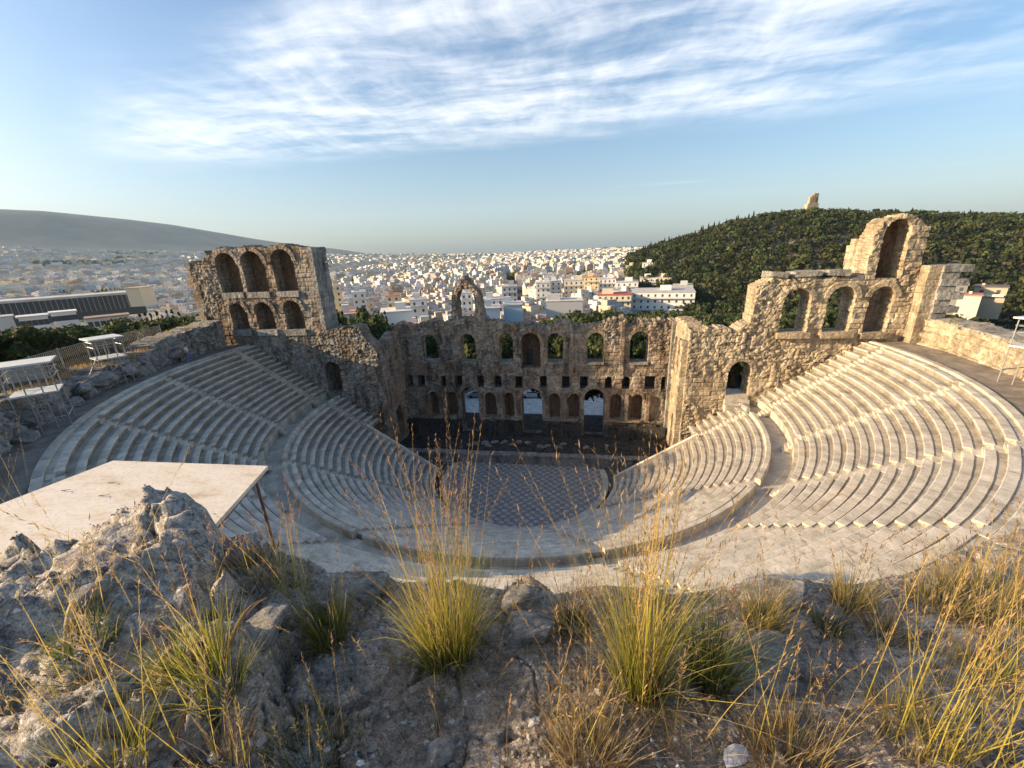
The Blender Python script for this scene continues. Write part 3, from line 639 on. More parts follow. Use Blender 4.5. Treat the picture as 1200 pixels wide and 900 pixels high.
# inner railing and marble edge at the end of the lower seats
def railing(label, pts, h=.9, nm='railing'):
    t = thing(nm, label, 'railing', pts[0]); o0 = Vector(pts[0])
    P = [Vector(p)-o0 for p in pts]
    mb = MB(); mb2 = MB()
    for a, b in zip(P[:-1], P[1:]):
        mb.bar(a+Vector((0, 0, h)), b+Vector((0, 0, h)), .03); mb2.bar(a+Vector((0, 0, h*.5)), b+Vector((0, 0, h*.5)), .02)
    mb.build('top_rail', M['steel'], t); mb2.build('middle_rail', M['steel'], t)
    for p in P: q = MB(); q.bar(p, p+Vector((0, 0, h)), .03); q.build('post', M['steel'], t)
    return t
railing('thin steel railing beside the seats at the right end of the stage', [(12.3, -.3, .4), (14, .2, 1.1), (15.6, .9, 1.6), (16.5, 2.2, 1.8)])
railing('short steel railing on the walkway by the left arched doorway', [(-22.2, .6, 8.3), (-21.0, 1.2, 8.3), (-20.2, .2, 8.3)], .8)
railing('small dark hoop railing on the walkway by the right doorway', [(22.0, .2, 8.25), (21.6, 1.0, 8.25), (22.6, 1.3, 8.25)], .9)
for sg, lab in ((-1, 'white marble edging down the left end of the lower seats'), (1, 'white marble edging down the right end of the lower seats')):
    mb = MB()
    for i in range(15):
        x0 = 10+i*.55; z0 = .75+i*.3637; 
        V = [(sg*x0, -.8, z0-.9), (sg*(x0+.53), -.8, z0-.54), (sg*(x0+.53), -.8, z0+.55), (sg*x0, -.8, z0+.2)]
        V += [(x, -.45, z) for x, _, z in V]; mb.add(V, [(0, 1, 2, 3), (7, 6, 5, 4), (3, 2, 6, 7), (0, 3, 7, 4), (1, 5, 6, 2), (0, 4, 5, 1)], (1.15, 1.15, 1.15))
    tag(mb.build('seat_edging', M['marble'], col=True), lab, 'edging')
# ------------------------------------------------------------------ ground behind the stage
pz = lambda y: -.55-(y-11.4)*.0766
struct(mk('plaza', [(-40, 22.3, pz(22.3)), (40, 22.3, pz(22.3)), (46, 46, -3.2), (-46, 46, -3.2)], [(0, 1, 2, 3)], M['paving']))
struct(mk('road', [(-40, 11.0, pz(11.0)), (40, 11.0, pz(11.0)), (40, 22.3, pz(22.3)), (-40, 22.3, pz(22.3))], [(0, 1, 2, 3)], M['stage_dark'], col=np.full((4, 3), 1.0)))  # not a road but a strip coloured dark to stand in for shade behind the stage wall
t = thing('garden_wall', 'low tan wall across the plaza, seen through the stage doors', 'wall'); blocks('wall', M['ruin_gold'], t, [(-40+i*4, -36.05+i*4, 34.5, 35.1, -3.5, -1.1) for i in range(20)], .02)
def car(x, y, z, rz, mat, lab):
    t = thing('parked_car', lab, 'car', (x, y, z), rz)
    prof = [(-2.1, .35), (-2.15, .8), (-1.5, .95), (-.8, 1.42), (.8, 1.42), (1.5, .9), (2.1, .78), (2.15, .35)]
    V = [(px_, s*.85*(.86 if pz_ > 1.2 else 1), pz_) for s in (-1, 1) for px_, pz_ in prof]; n = len(prof)
    F = [tuple(range(n)), tuple(range(n, 2*n))[::-1]]+[(i, i+n, (i+1) % n+n, (i+1) % n) for i in range(n)]
    mk('body', V, F, mat, t)
    q = MB(); q.box(-.95, 1.0, -.80, .80, .98, 1.36); q.build('windows', M['glass'], t)
    for wx in (-1.35, 1.35):
        for wy in (-.86, .74): q = MB(); q.bar((wx, wy, .33), (wx, wy+.14, .33), .33, 14); q.build('wheel', M['road'], t)
car(-2.6, 32.4, pz(32.4), .1, M['white'], 'white car parked on the plaza, seen through the middle stage door')
car(-13.2, 32.0, pz(32.0), .1, simple('silver_paint', (.35, .36, .38), .3, metal=.3), 'silver car parked on the plaza, seen through the left stage door')
# ------------------------------------------------------------------ rocky foreground
ET = np.array([(-120, .46, 4.0), (-90, .50, 3.6), (-72, .46, 3.2), (-63.5, .40, 3.1), (-59.5, .395, 3.0), (-56.2, .378, 2.9), (-53.0, .40, 2.8), (-51.6, .45, 2.72), (-50.9, .56, 2.6), (-49.5, .63, 2.5), (-46.9, .65, 2.4), (-44.8, .735, 2.2), (-34.6, .81, 2.05), (-29.9, .90, 1.9), (-12.7, 1.01, 1.75), (-8, .955, 1.8), (-3.5, 1.04, 1.68), (4, .99, 1.75), (17.7, .94, 1.9), (28.4, .80, 2.2), (37, .715, 2.5), (41.7, .625, 2.9), (43.8, .55, 3.3), (47.3, .465, 4.0), (60, .41, 4.6), (90, .40, 5.2), (130, .38, 6)])
def fgz(x, y, detail=True):
    x = np.asarray(x, float); y = np.asarray(y, float); dx = x-CO[0]; dy = y-CO[1]; r = np.hypot(dx, dy); az = np.degrees(np.arctan2(dx, dy))
    Ed = np.interp(az, ET[:, 0], ET[:, 2]); Ez = CO[2]-np.interp(az, ET[:, 0], ET[:, 1])*Ed
    z0 = 23.12+.05*np.sin(az/25)
    t = np.clip(r/Ed, 0, 1); z = z0+(Ez-z0)*t**1.8
    over = np.maximum(r-Ed, 0); z = z-np.minimum(over*2.1, 99)-.15*sst(0, .3, over)
    left = sst(-25, -50, az)
    if detail:
        u = dx*.85+dy*.5; v = -dx*.5+dy*.85; left = left*sst(-85, -66, az)
        w1 = fbm(dx*2.3, dy*2.3, 70, 4, .6); w2 = fbm(dx*2.3+9, dy*2.3, 71, 4, .6)
        d = .03*fbm(dx*1.6, dy*1.6, 60, 4)+.035*fbm(dx*.8, dy*.8, 66, 3)*sst(-90, -60, az)
        rm = left+.18*sst(.5, .7, vn(dx*1.7, dy*1.7, 63))+.16*sst(15, 32, az)
        c1, p1, e1 = vorp(u*1.5+.5*w1, v*3.0+.6*w2, 80); c2, p2, e2 = vorp(u*4.2+.8*w1, v*9+.9*w2, 90); c3, p3, e3 = vorp(dx*14+w1*2, dy*18+w2*2, 100)
        d = d+rm*(.14*c1+.22*p1-.05*sst(.08, 0, e1)+.04*c2+.09*p2-.015*sst(.08, 0, e2))
        d = d+.010*c3*(.35+rm)+.018*p3*(.35+rm)-.004*sst(.1, 0, e3)
        d = d-.02*sst(.02, 0, np.abs(fbm(dx*1.3+dy*.5, dy*1.1, 69, 5)))*(1-left)
        d = d+.008*fbm(dx*9, dy*9, 68, 4, .48)
        z = z+d*sst(.15, .5, r)*(1+.35*left)
    return z
_ang = np.radians(np.arange(-128, 118, .34)); _rad = np.concatenate([np.geomspace(.22, 4.2, 400), np.linspace(4.25, 13, 60)])
RR, AA = np.meshgrid(_rad, _ang, indexing='ij'); X = CO[0]+RR*np.sin(AA); Y = CO[1]+RR*np.cos(AA); Z = fgz(X, Y)
Z = np.maximum(Z, 5)
na = len(_ang); ii, jj = np.meshgrid(np.arange(len(_rad)-1), np.arange(na-1), indexing='ij'); a = (ii*na+jj).ravel()
def rock_ground():
    m, nt, b = newmat('rock_ground'); g = G(nt); b.inputs['Roughness'].default_value = .95; b.inputs['Specular IOR Level'].default_value = .12
    o = g.obj(); g1 = g.noise(o, 1.1, 6, .6); g2 = g.noise(o, 9, 7, .7); g3 = g.noise(o, 60, 5, .75)
    st = g.noise(g.mapv(o, (4, 14, 10), (0, 0, R_(-30))), 2.2, 6, .6)
    dirtc = g.ramp(g2, [(.3, (.16, .12, .085)), (.5, (.32, .245, .18)), (.7, (.48, .385, .29))])
    rock = g.ramp(st, [(.3, (.15, .13, .11)), (.46, (.36, .325, .28)), (.6, (.49, .445, .385)), (.74, (.62, .57, .49))])
    sx = g.n('ShaderNodeSeparateXYZ'); nt.links.new(o, sx.inputs[0])
    x = g.n('ShaderNodeMapRange', interpolation_type='SMOOTHSTEP'); nt.links.new(g.math('ADD', sx.outputs[0], g.math('MULTIPLY', g1, 2.2)), x.inputs[0]); x.inputs[1].default_value = 5.2; x.inputs[2].default_value = 6.9
    y = g.n('ShaderNodeMapRange', interpolation_type='SMOOTHSTEP'); nt.links.new(g.math('ADD', sx.outputs[0], g.math('MULTIPLY', g1, 1.2)), y.inputs[0]); y.inputs[1].default_value = 6.8; y.inputs[2].default_value = 7.8
    f = g.math('SUBTRACT', x.outputs[0], g.math('MULTIPLY', y.outputs[0], .75))
    f = g.math('MULTIPLY', f, g.ramp(g1, [(.3, (.35,)*3), (.55, (1,)*3)]))
    c = g.mix(f, rock, dirtc); c = g.mix(1, c, g.ramp(g3, [(.3, (.5,)*3), (.5, (1,)*3), (.72, (1.25,)*3)]), 'MULTIPLY')
    pk = g.ramp(g.noise(o, 3.1, 3), [(.52, (0, 0, 0)), (.7, (.5,)*3)]); c = g.mix(pk, c, (.42, .30, .22))
    vo = g.n('ShaderNodeTexVoronoi', feature='DISTANCE_TO_EDGE'); vo.inputs['Scale'].default_value = 5.5; wv_ = g.n('ShaderNodeVectorMath', operation='ADD'); nz_ = g.n('ShaderNodeTexNoise'); nz_.inputs['Scale'].default_value = 4; nz_.inputs['Detail'].default_value = 6; nt.links.new(o, nz_.inputs['Vector']); nt.links.new(o, wv_.inputs[0]); nt.links.new(nz_.outputs['Color'], wv_.inputs[1]); nt.links.new(wv_.outputs[0], vo.inputs['Vector'])
    crk = g.ramp(vo.outputs['Distance'], [(.0, (.35,)*3), (.035, (1,)*3)]); c = g.mix(.8, c, crk, 'MULTIPLY')
    lich = g.ramp(g.noise(o, 26, 3, .6), [(.62, (0, 0, 0)), (.68, (.8,)*3)]); c = g.mix(lich, c, (.62, .59, .53)); dk = g.ramp(g.noise(o, 17, 5, .7), [(.33, (.9,)*3), (.4, (0, 0, 0))]); c = g.mix(dk, c, (.09, .08, .07))
    g4 = g.noise(o, 150, 3, .7); c = g.mix(1, c, g.ramp(g4, [(.3, (.6,)*3), (.5, (1,)*3), (.7, (1.3,)*3)]), 'MULTIPLY')
    nt.links.new(c, b.inputs['Base Color'])
    h = g.math('ADD', g.math('MULTIPLY', g2, .9), g.math('ADD', g.math('MULTIPLY', g3, .35), g.math('MULTIPLY', st, 1.0))); h = g.math('ADD', h, g.math('MULTIPLY', vo.outputs['Distance'], 1.2)); g.bump(h, .85, .018, b); return m
M['fg'] = rock_ground()
struct(mk('rock_ground', np.stack([X, Y, Z], -1).reshape(-1, 3), np.stack([a, a+1, a+na+1, a+na], 1)[:, ::-1], M['fg'], smooth=True))
def hit(u, v):
    d = ray(u, v); d = d/np.linalg.norm(d); t = np.linspace(.4, 9, 1800); P = CO[None]+d[None]*t[:, None]
    below = P[:, 2] < fgz(P[:, 0], P[:, 1]); k = np.argmax(below) if below.any() else len(t)-1
    return P[k]
def proj(p):
    q = np.asarray(p)-CO; f = q@cF; return 600+CF*(q@cR)/f, 450-CF*(q@cU)/f
def hfor(p, vtop):
    lo, hi = 0, 1.62
    for _ in range(40):
        md = (lo+hi)/2
        if proj(p+np.array([0, 0, md]))[1] > vtop: lo = md
        else: hi = md
    return lo
def ribbons(base, heading, lean, L, wid, curl, cb, ct, seg=5, twist=None):
    """blades of grass: arrays of n; heading (rad), lean (rad from vertical), curl adds lean along the blade"""
    n = len(L); t = np.linspace(0, 1, seg+1); p = base.copy(); V = np.zeros((n, seg+1, 2, 3)); Cc = np.zeros((n, seg+1, 2, 3))
    side = np.random.default_rng(5).uniform(0, math.pi, n) if twist is None else twist
    sx = np.stack([np.cos(side), np.sin(side), np.zeros(n)], 1)
    for i, q in enumerate(t):
        w = wid*(1-q)**.7+wid*.08; V[:, i, 0] = p-sx*w[:, None]/2; V[:, i, 1] = p+sx*w[:, None]/2
        c = cb*(1-q**.9)+ct*q**.9; Cc[:, i, 0] = c; Cc[:, i, 1] = c
        ln = lean+curl*q**1.5; st = (L/seg)[:, None]
        p = p+st*np.stack([np.sin(ln)*np.sin(heading), np.sin(ln)*np.cos(heading), np.cos(ln)], 1)
    b = (np.arange(n)*(seg+1)*2)[:, None]; k = np.arange(seg)*2
    F = np.stack([b+k, b+k+1, b+k+3, b+k+2], -1).reshape(-1, 4)
    return V.reshape(-1, 3), F, Cc.reshape(-1, 3), p
def stalks(base, heading, lean, L, wid, curl, cb, ct, head, hc, rng):
    """thin stems with drooping seed heads in the top part"""
    seg = 8; V, F, Cc, tip = ribbons(base, heading, lean, L, wid, curl, cb, ct, seg); n = len(L)
    mid = V.reshape(n, seg+1, 2, 3).mean(2); VV = [V]; FF = [F]; CC = [Cc]; off = len(V)
    m = 18
    for j in range(m):
        q = 1-head*(j/m)*rng.uniform(.8, 1.2, n); q = np.clip(q, 0, 1)*seg; i0 = np.minimum(q.astype(int), seg-1); f = (q-i0)[:, None]
        p = mid[np.arange(n), i0]*(1-f)+mid[np.arange(n), i0+1]*f; ax = mid[np.arange(n), i0+1]-mid[np.arange(n), i0]; ax /= np.linalg.norm(ax, axis=1)[:, None]
        out = rng.normal(size=(n, 3)); out -= (out*ax).sum(1)[:, None]*ax; out /= np.linalg.norm(out, axis=1)[:, None]
        ln = rng.uniform(.012, .034, n)[:, None]*(1.0+.0*j); dr = ax*.86+out*rng.uniform(.15, .7, n)[:, None]; dr /= np.linalg.norm(dr, axis=1)[:, None]
        sd = np.cross(dr, out+1e-3); sd /= np.linalg.norm(sd, axis=1)[:, None]; w = rng.uniform(.0011, .0024, n)[:, None]
        V4 = np.stack([p, p+dr*ln*.45+sd*w, p+dr*ln, p+dr*ln*.45-sd*w], 1).reshape(-1, 3)
        VV.append(V4); b = off+np.arange(n)*4; FF.append(np.stack([b, b+1, b+2, b+3], 1)); off += 4*n
        CC.append(np.repeat(hc*(rng.uniform(.6, 1.25, (n, 1))), 4, 0))
    return np.concatenate(VV), np.concatenate(FF), np.concatenate(CC)
A3 = np.array
GREEN = A3([.11, .155, .022]); YEL = A3([.46, .39, .06]); GOLD = A3([.58, .41, .13]); STRAW = A3([.52, .40, .20]); RED = A3([.36, .20, .10]); DARKG = A3([.035, .05, .014]); ORNG = A3([.46, .29, .13])
def tuft(label, u, v, vg, wpx, n, ns=0, vs=None, palette=(GREEN, YEL), head=RED, cat='grass', name='grass_tuft', lean=.5, hs=(.6, 1), group=None, seed=0, dry=0, stl=.34):
    rng = np.random.default_rng(900+seed); p = hit(u, v); h = hfor(p, vg); dist = np.linalg.norm(p-CO); rw = wpx/CF*dist*.85
    t = thing(name, label, cat, tuple(p), 0, group)
    L = h*rng.beta(4, 1.7, n)*(1.12 if v < 830 else .85); hd = rng.uniform(0, 2*math.pi, n); rr = rw*.5*np.sqrt(rng.uniform(0, 1, n)); a2 = hd+rng.normal(0, .5, n)
    base = np.stack([rr*np.sin(a2), rr*np.cos(a2), np.zeros(n)], 1); base[:, 2] = fgz(base[:, 0]+p[0], base[:, 1]+p[1])-p[2]-.01
    ln = np.abs(rng.normal(0, lean*.55, n))*(.4+rr/(rw*.5+1e-6)*.6); ln += np.arctan2(rw*.25, h)*rng.uniform(0, 1, n)
    cb = palette[0][None]*rng.uniform(.6, 1.35, (n, 1)); ct = palette[1][None]*rng.uniform(.6, 1.3, (n, 1))
    dd = rng.uniform(size=n) < .22+dry; cb[dd] = STRAW*.55; ct[dd] = STRAW*rng.uniform(.7, 1.15, (dd.sum(), 1))
    hd = hd+rng.normal(0, .35, n); V, F, Cc, _ = ribbons(base, hd, ln, L, rng.uniform(.0020, .0040, n)*(.7+dist*.16), rng.uniform(0, .55, n)+(rng.uniform(size=n) < .12)*rng.uniform(.5, 1.6, n), cb, ct)
    mk('blades', V, F, M['grass'], t, Cc); nd = int(n*.45); a3 = rng.uniform(0, 2*math.pi, nd); r3 = rw*.55*np.sqrt(rng.uniform(0, 1, nd))
    bs = np.stack([r3*np.sin(a3), r3*np.cos(a3), np.zeros(nd)], 1); bs[:, 2] = fgz(bs[:, 0]+p[0], bs[:, 1]+p[1])-p[2]
    V, F, Cc, _ = ribbons(bs, a3+rng.normal(0, .9, nd), rng.uniform(.6, 1.5, nd), L[:nd]*rng.uniform(.2, .6, nd), rng.uniform(.002, .004, nd), rng.uniform(-.3, .6, nd), STRAW[None]*rng.uniform(.2, .6, (nd, 1)), STRAW[None]*rng.uniform(.35, .95, (nd, 1)))
    mk('dead_thatch', V, F, M['grass'], t, Cc)
    if ns:
        hm = hfor(p, vs); L = hm*rng.uniform(hs[0], hs[1], ns)*1.04; hd = rng.uniform(0, 2*math.pi, ns); ln = np.abs(rng.normal(0, stl*.5, ns))
        base = np.stack([rw*.25*rng.normal(size=ns), rw*.25*rng.normal(size=ns), np.zeros(ns)], 1)
        V, F, Cc = stalks(base, hd, ln, L, rng.uniform(.0022, .0034, ns), rng.uniform(-.15, .35, ns), YEL[None]*rng.uniform(.7, 1.2, (ns, 1)), GOLD[None]*rng.uniform(.7, 1.3, (ns, 1)), .38, head, rng)
        mk('seed_stalks', V, F, M['grass'], t, Cc)
    return t
tuft('large yellow green grass clump in the middle with tall reddish seed stalks', 528, 768, 652, 60, 560, 80, 498, seed=1, stl=.42, dry=.08)
tuft('tall golden green grass clump right of the middle clump, its stalks fanning above the seats', 748, 805, 640, 46, 360, 90, 500, palette=(GREEN*1.1, YEL*1.15), head=ORNG, seed=2, stl=.45, dry=.15)
tuft('short dense green tuft left of the large middle clump', 386, 745, 684, 32, 300, 0, palette=(GREEN*.85, YEL*.6), seed=3, lean=.8)
tuft('dark green grass tuft close on the right of the tall golden clump', 832, 800, 705, 36, 300, 8, 640, palette=(DARKG*1.6, GREEN*1.3), seed=4)
tuft('yellow green tuft of splayed blades beside the pale rock slab on the left', 258, 800, 712, 36, 180, 8, 640, palette=(GREEN, YEL), seed=5, lean=.8)
tuft('small dark green tuft in the hollow left of the splayed yellow tuft', 205, 785, 740, 32, 200, 0, palette=(DARKG*1.5, GREEN*1.4), seed=6, lean=.9)
tuft('green and straw grass clump at the bottom left of the photo', 125, 905, 830, 55, 150, 22, 660, palette=(GREEN, YEL*.9), head=STRAW*.8, seed=7, stl=.5)
tuft('small straw tuft on the rock edge right of the dark green tuft', 893, 728, 680, 34, 260, 4, 640, palette=(YEL*.6, GOLD), seed=8, lean=.8, dry=.3)
tuft('small pale straw tuft on the rock edge below the right seats', 996, 708, 665, 30, 240, 6, 620, palette=(YEL*.7, GOLD), seed=9, dry=.4)
tuft('wide golden bush of dry grass at the right edge, nearest the parapet side', 1165, 705, 645, 64, 360, 16, 570, palette=(YEL*.7, GOLD), seed=10, lean=.8, dry=.35)
tuft('smaller golden dry bush left of the wide golden bush', 1105, 712, 665, 42, 300, 6, 600, palette=(YEL*.6, GOLD*.9), seed=11, lean=.8, dry=.4)
tuft('grey green low thyme-like plant on the rock between the straw tufts', 970, 738, 712, 24, 200, 0, palette=(A3([.06, .08, .045]), A3([.13, .16, .09])), seed=12, lean=1.1, name='low_plant', cat='plant')
tuft('dry rust brown weed clump on the rock right of the big left outcrop', 300, 668, 630, 50, 300, 5, 590, palette=(A3([.10, .075, .05]), A3([.24, .16, .09])), seed=13, lean=1.0, dry=.3, name='dry_weed', cat='weed')
tuft('sparse straw coloured grass at the far left edge beside the board roof', 8, 600, 545, 40, 60, 22, 505, palette=(GOLD*.6, GOLD), head=STRAW*.8, seed=14, stl=.5)
tuft('thin dark green tuft on the slope left of the hollow', 95, 760, 720, 50, 200, 8, 640, palette=(DARKG*1.4, GREEN*1.2), head=STRAW*.7, seed=15, lean=.9)
tuft('sparse dry stems standing behind the short dense green tuft', 345, 690, 640, 40, 60, 16, 560, palette=(YEL*.7, GOLD), head=RED, seed=16, stl=.5)
tuft('rust coloured dry grass at the bottom edge right of the middle', 690, 890, 800, 60, 260, 12, 760, palette=(ORNG*.35, ORNG*.9), head=ORNG, seed=17, lean=.8, dry=.3)
tuft('rust and straw grass clump at the bottom edge beside the white paper', 925, 895, 830, 60, 300, 12, 700, palette=(ORNG*.3, ORNG*.8), head=ORNG*.8, seed=18, lean=.8, dry=.3)
tuft('tall golden stalks leaning at the bottom right corner', 1130, 900, 815, 75, 90, 50, 640, palette=(YEL*.6, GOLD), head=ORNG, seed=19, stl=.55, dry=.2)
tuft('golden stalks against the grey rock at the right, left of the corner stalks', 1060, 850, 790, 50, 120, 30, 620, palette=(YEL*.6, GOLD), head=ORNG, seed=20, stl=.6, dry=.2)
tuft('olive green weed with dry stems at the bottom edge left of the middle', 365, 900, 850, 60, 260, 10, 830, palette=(DARKG*1.8, A3([.16, .17, .06])), head=STRAW*.5, seed=21, lean=.9, name='olive_weed', cat='weed')
tuft('brown dry weed at the bottom edge below the splayed yellow tuft', 265, 905, 840, 45, 200, 8, 790, palette=(A3([.12, .09, .05]), A3([.3, .2, .1])), head=STRAW*.6, seed=22, lean=.9, dry=.4, name='dry_weed', cat='weed')
tuft('small brown weed on the shadowed rock right of the straw tufts', 1035, 745, 715, 28, 160, 3, 690, palette=(A3([.1, .08, .05]), A3([.25, .18, .1])), seed=23, lean=.9, name='dry_weed', cat='weed')
tuft('brown thorny weed on the lip of the rock left of the tall golden clump', 672, 735, 690, 34, 220, 10, 640, palette=(A3([.1, .07, .04]), A3([.3, .18, .09])), head=RED, seed=24, lean=.9, name='dry_weed', cat='weed')
tuft('sparse tall stems at the far right bottom behind the corner stalks', 1175, 800, 740, 50, 100, 26, 600, palette=(YEL*.6, GOLD), head=ORNG, seed=25, stl=.5, dry=.2)
# scattered single stems and short dry blades
rng = np.random.default_rng(33); B_ = []
while len(B_) < 620:
    u, v = rng.uniform(0, 1200), rng.uniform(660, 900)
    if v < 650+40*math.sin(u/190): continue
    wgt = .35+.65*(u > 560)+.2*(v > 800)
    if rng.uniform() > wgt: continue
    d_ = ray(u, v); t_ = (23.15-CO[2])/d_[2]; p_ = CO+d_*t_
    if math.hypot(p_[0]-CO[0], p_[1]-CO[1]) < 4.3: B_.append(p_)
B_ = np.array(B_); B_[:, 2] = fgz(B_[:, 0], B_[:, 1])-.01; n = len(B_)
V, F, Cc, _ = ribbons(np.repeat(B_, 5, 0)+rng.normal(0, .012, (5*n, 3))*[1, 1, 0], rng.uniform(0, 6.3, 5*n), np.abs(rng.normal(0, .7, 5*n)), rng.uniform(.03, .14, 5*n), rng.uniform(.0018, .0032, 5*n), rng.uniform(0, .8, 5*n), STRAW[None]*rng.uniform(.3, .8, (5*n, 1)), np.where(rng.uniform(size=(5*n, 1)) < .35, ORNG[None], STRAW[None])*rng.uniform(.5, 1.1, (5*n, 1)))
k = rng.uniform(size=n) < .22; S_ = B_[k]; ns = len(S_)
V2, F2, C2 = stalks(S_, rng.uniform(0, 6.3, ns), np.abs(rng.normal(0, .35, ns)), rng.uniform(.18, .55, ns), rng.uniform(.0018, .003, ns), rng.uniform(0, .5, ns), GOLD[None]*rng.uniform(.5, 1, (ns, 1)), GOLD[None]*rng.uniform(.6, 1.1, (ns, 1)), .35, ORNG, rng)
nl = 5200; azl = np.radians(rng.uniform(-70, 55, nl)); rl_ = rng.uniform(.75, 3.4, nl); xl = CO[0]+rl_*np.sin(azl); yl = CO[1]+rl_*np.cos(azl); okl = vn(xl*1.9, yl*1.9, 78)+.3*(azl > -.1)+rng.uniform(-.2, .2, nl) > .62; xl, yl = xl[okl], yl[okl]; nl = len(xl)
Vl, Fl, Cl, _ = ribbons(np.stack([xl, yl, fgz(xl, yl)+.004], 1), rng.uniform(0, 6.3, nl), rng.uniform(1.25, 1.6, nl), rng.uniform(.02, .10, nl), rng.uniform(.0015, .0032, nl), rng.uniform(-.4, .2, nl), STRAW[None]*rng.uniform(.3, .9, (nl, 1)), np.where(rng.uniform(size=(nl, 1)) < .3, ORNG[None]*.7, STRAW[None])*rng.uniform(.3, 1.0, (nl, 1)), 3)
V2 = np.concatenate([V2, Vl]); C2 = np.concatenate([C2, Cl]); F2 = np.concatenate([F2, Fl+len(V2)-len(Vl)])
tag(mk('dry_grass', np.concatenate([V, V2]), np.concatenate([F, F2+len(V)]), M['grass'], None, np.concatenate([Cc, C2])), 'scattered dry blades and thin stems over the rocky foreground', 'grass', kind='stuff')
# broad dry leaves lying over the rock (as in the photo, brown blades and a split reed)
for i, (u0, v0, u1, v1, lab, cc_, wd) in enumerate(((75, 770, 95, 690, 'thick dry straw blade leaning up the left slope', STRAW, .014), (150, 860, 215, 745, 'long split reed blade bent across the left hollow', STRAW*.8, .013), (265, 765, 320, 725, 'short brown blade lying on the pale slab', A3([.3, .19, .1]), .012), (190, 890, 262, 800, 'long brown reed leaning beside the splayed tuft', STRAW*.7, .011))):
    p0 = hit(u0, v0); p1 = atd(u1, v1, math.hypot(*(p0-CO)[:2])+.12); p1[2] = max(p1[2], p0[2]+.05); d = p1-p0; s_ = np.cross(d, cF); s_ /= np.linalg.norm(s_); Vq = []; 
    for q in range(7):
        t_ = q/6; c_ = p0+d*t_+A3([0, 0, .05*math.sin(t_*math.pi)]); w_ = wd*(.35+math.sin(math.pi*min(1, .15+t_*.85)))*.6; Vq += [c_-s_*w_, c_+A3([0, 0, .004]), c_+s_*w_]
    Fq = [(3*q+j, 3*q+j+1, 3*q+j+4, 3*q+j+3) for q in range(6) for j in (0, 1)]
    tag(mk('fallen_reed', Vq, Fq, M['grass'], None, np.repeat(cc_[None], 21, 0)), lab, 'dry blade')
# rocks of their own on the ledge
rk = [(108, 700, .085, .06, .055, 'rounded pale stone half way up the left slope', 103, .4), (272, 650, .17, .10, .07, 'low tan rock at the foot of the left outcrop', 104, .2),
      (296, 748, .15, .09, .035, 'flat pale slab beside the short dense green tuft', 105, .9), (612, 705, .12, .08, .06, 'pinkish rock on the lip right of the large middle clump', 106, .3), (622, 742, .13, .07, .07, 'grey block under the pinkish lip rock', 107, -.1), (430, 690, .14, .08, .05, 'pinkish grey rock on the lip left of the large middle clump', 108, .2),
      (765, 700, .05, .04, .05, 'whitish upright stone behind the tall golden clump', 109, .2), (905, 700, .16, .10, .05, 'tan broken rock on the edge above the small straw tuft', 110, .1), (580, 868, .045, .04, .03, 'brown rock at the bottom edge right of the olive weed', 111, .2), (515, 884, .05, .04, .025, 'rough grey rock at the bottom edge of the photo', 112, .5), (700, 835, .025, .02, .02, 'small white stone right of the rust coloured grass', 113, .5), (305, 760, .02, .015, .03, 'small dark stone standing at the foot of the short dense tuft', 114, .2),
      (1120, 760, .13, .07, .03, 'flat grey slab under the right golden stalks', 115, .3), (900, 780, .15, .10, .03, 'dark flat slab on the shadowed rock right of the dark green tuft', 116, .6), (1175, 870, .04, .025, .03, 'small tan stone among the corner stalks', 117, .1)]
def rockmat():
    m, nt, b = newmat('ledge_rock'); g = G(nt); b.inputs['Roughness'].default_value = .95; o = g.n('ShaderNodeNewGeometry').outputs['Position']
    col = g.n('ShaderNodeAttribute', attribute_name='Col').outputs['Color']
    st = g.noise(g.mapv(o, (3, 9, 12), (R_(12), R_(25), R_(-30))), 2.4, 7, .65); g3 = g.noise(o, 45, 6, .75)
    c = g.ramp(st, [(.3, (.14, .13, .12)), (.46, (.33, .31, .28)), (.6, (.44, .41, .37)), (.74, (.58, .53, .47))]); c = g.mix(1, c, col, 'MULTIPLY'); c = g.mix(1, c, g.ramp(g3, [(.3, (.5,)*3), (.52, (1,)*3)]), 'MULTIPLY')
    nt.links.new(c, b.inputs['Base Color']); g.bump(g.math('ADD', g.math('MULTIPLY', st, 1.3), g.math('MULTIPLY', g3, .5)), 1, .035, b); return m
M['rock'] = rockmat()
for u, v, sx_, sy_, sz_, lab, kk, rz in rk:
    p = hit(u, v); o = rock_mesh(sx_, sy_, sz_, kk, 5 if sx_ > .12 else 3, M['rock'], 'rock'); o.location = (p[0], p[1], p[2]+sz_*.25); o.rotation_euler = (.12, -.15, rz); tag(o, lab, 'rock')
    for pl_ in o.data.polygons: pl_.use_smooth = True
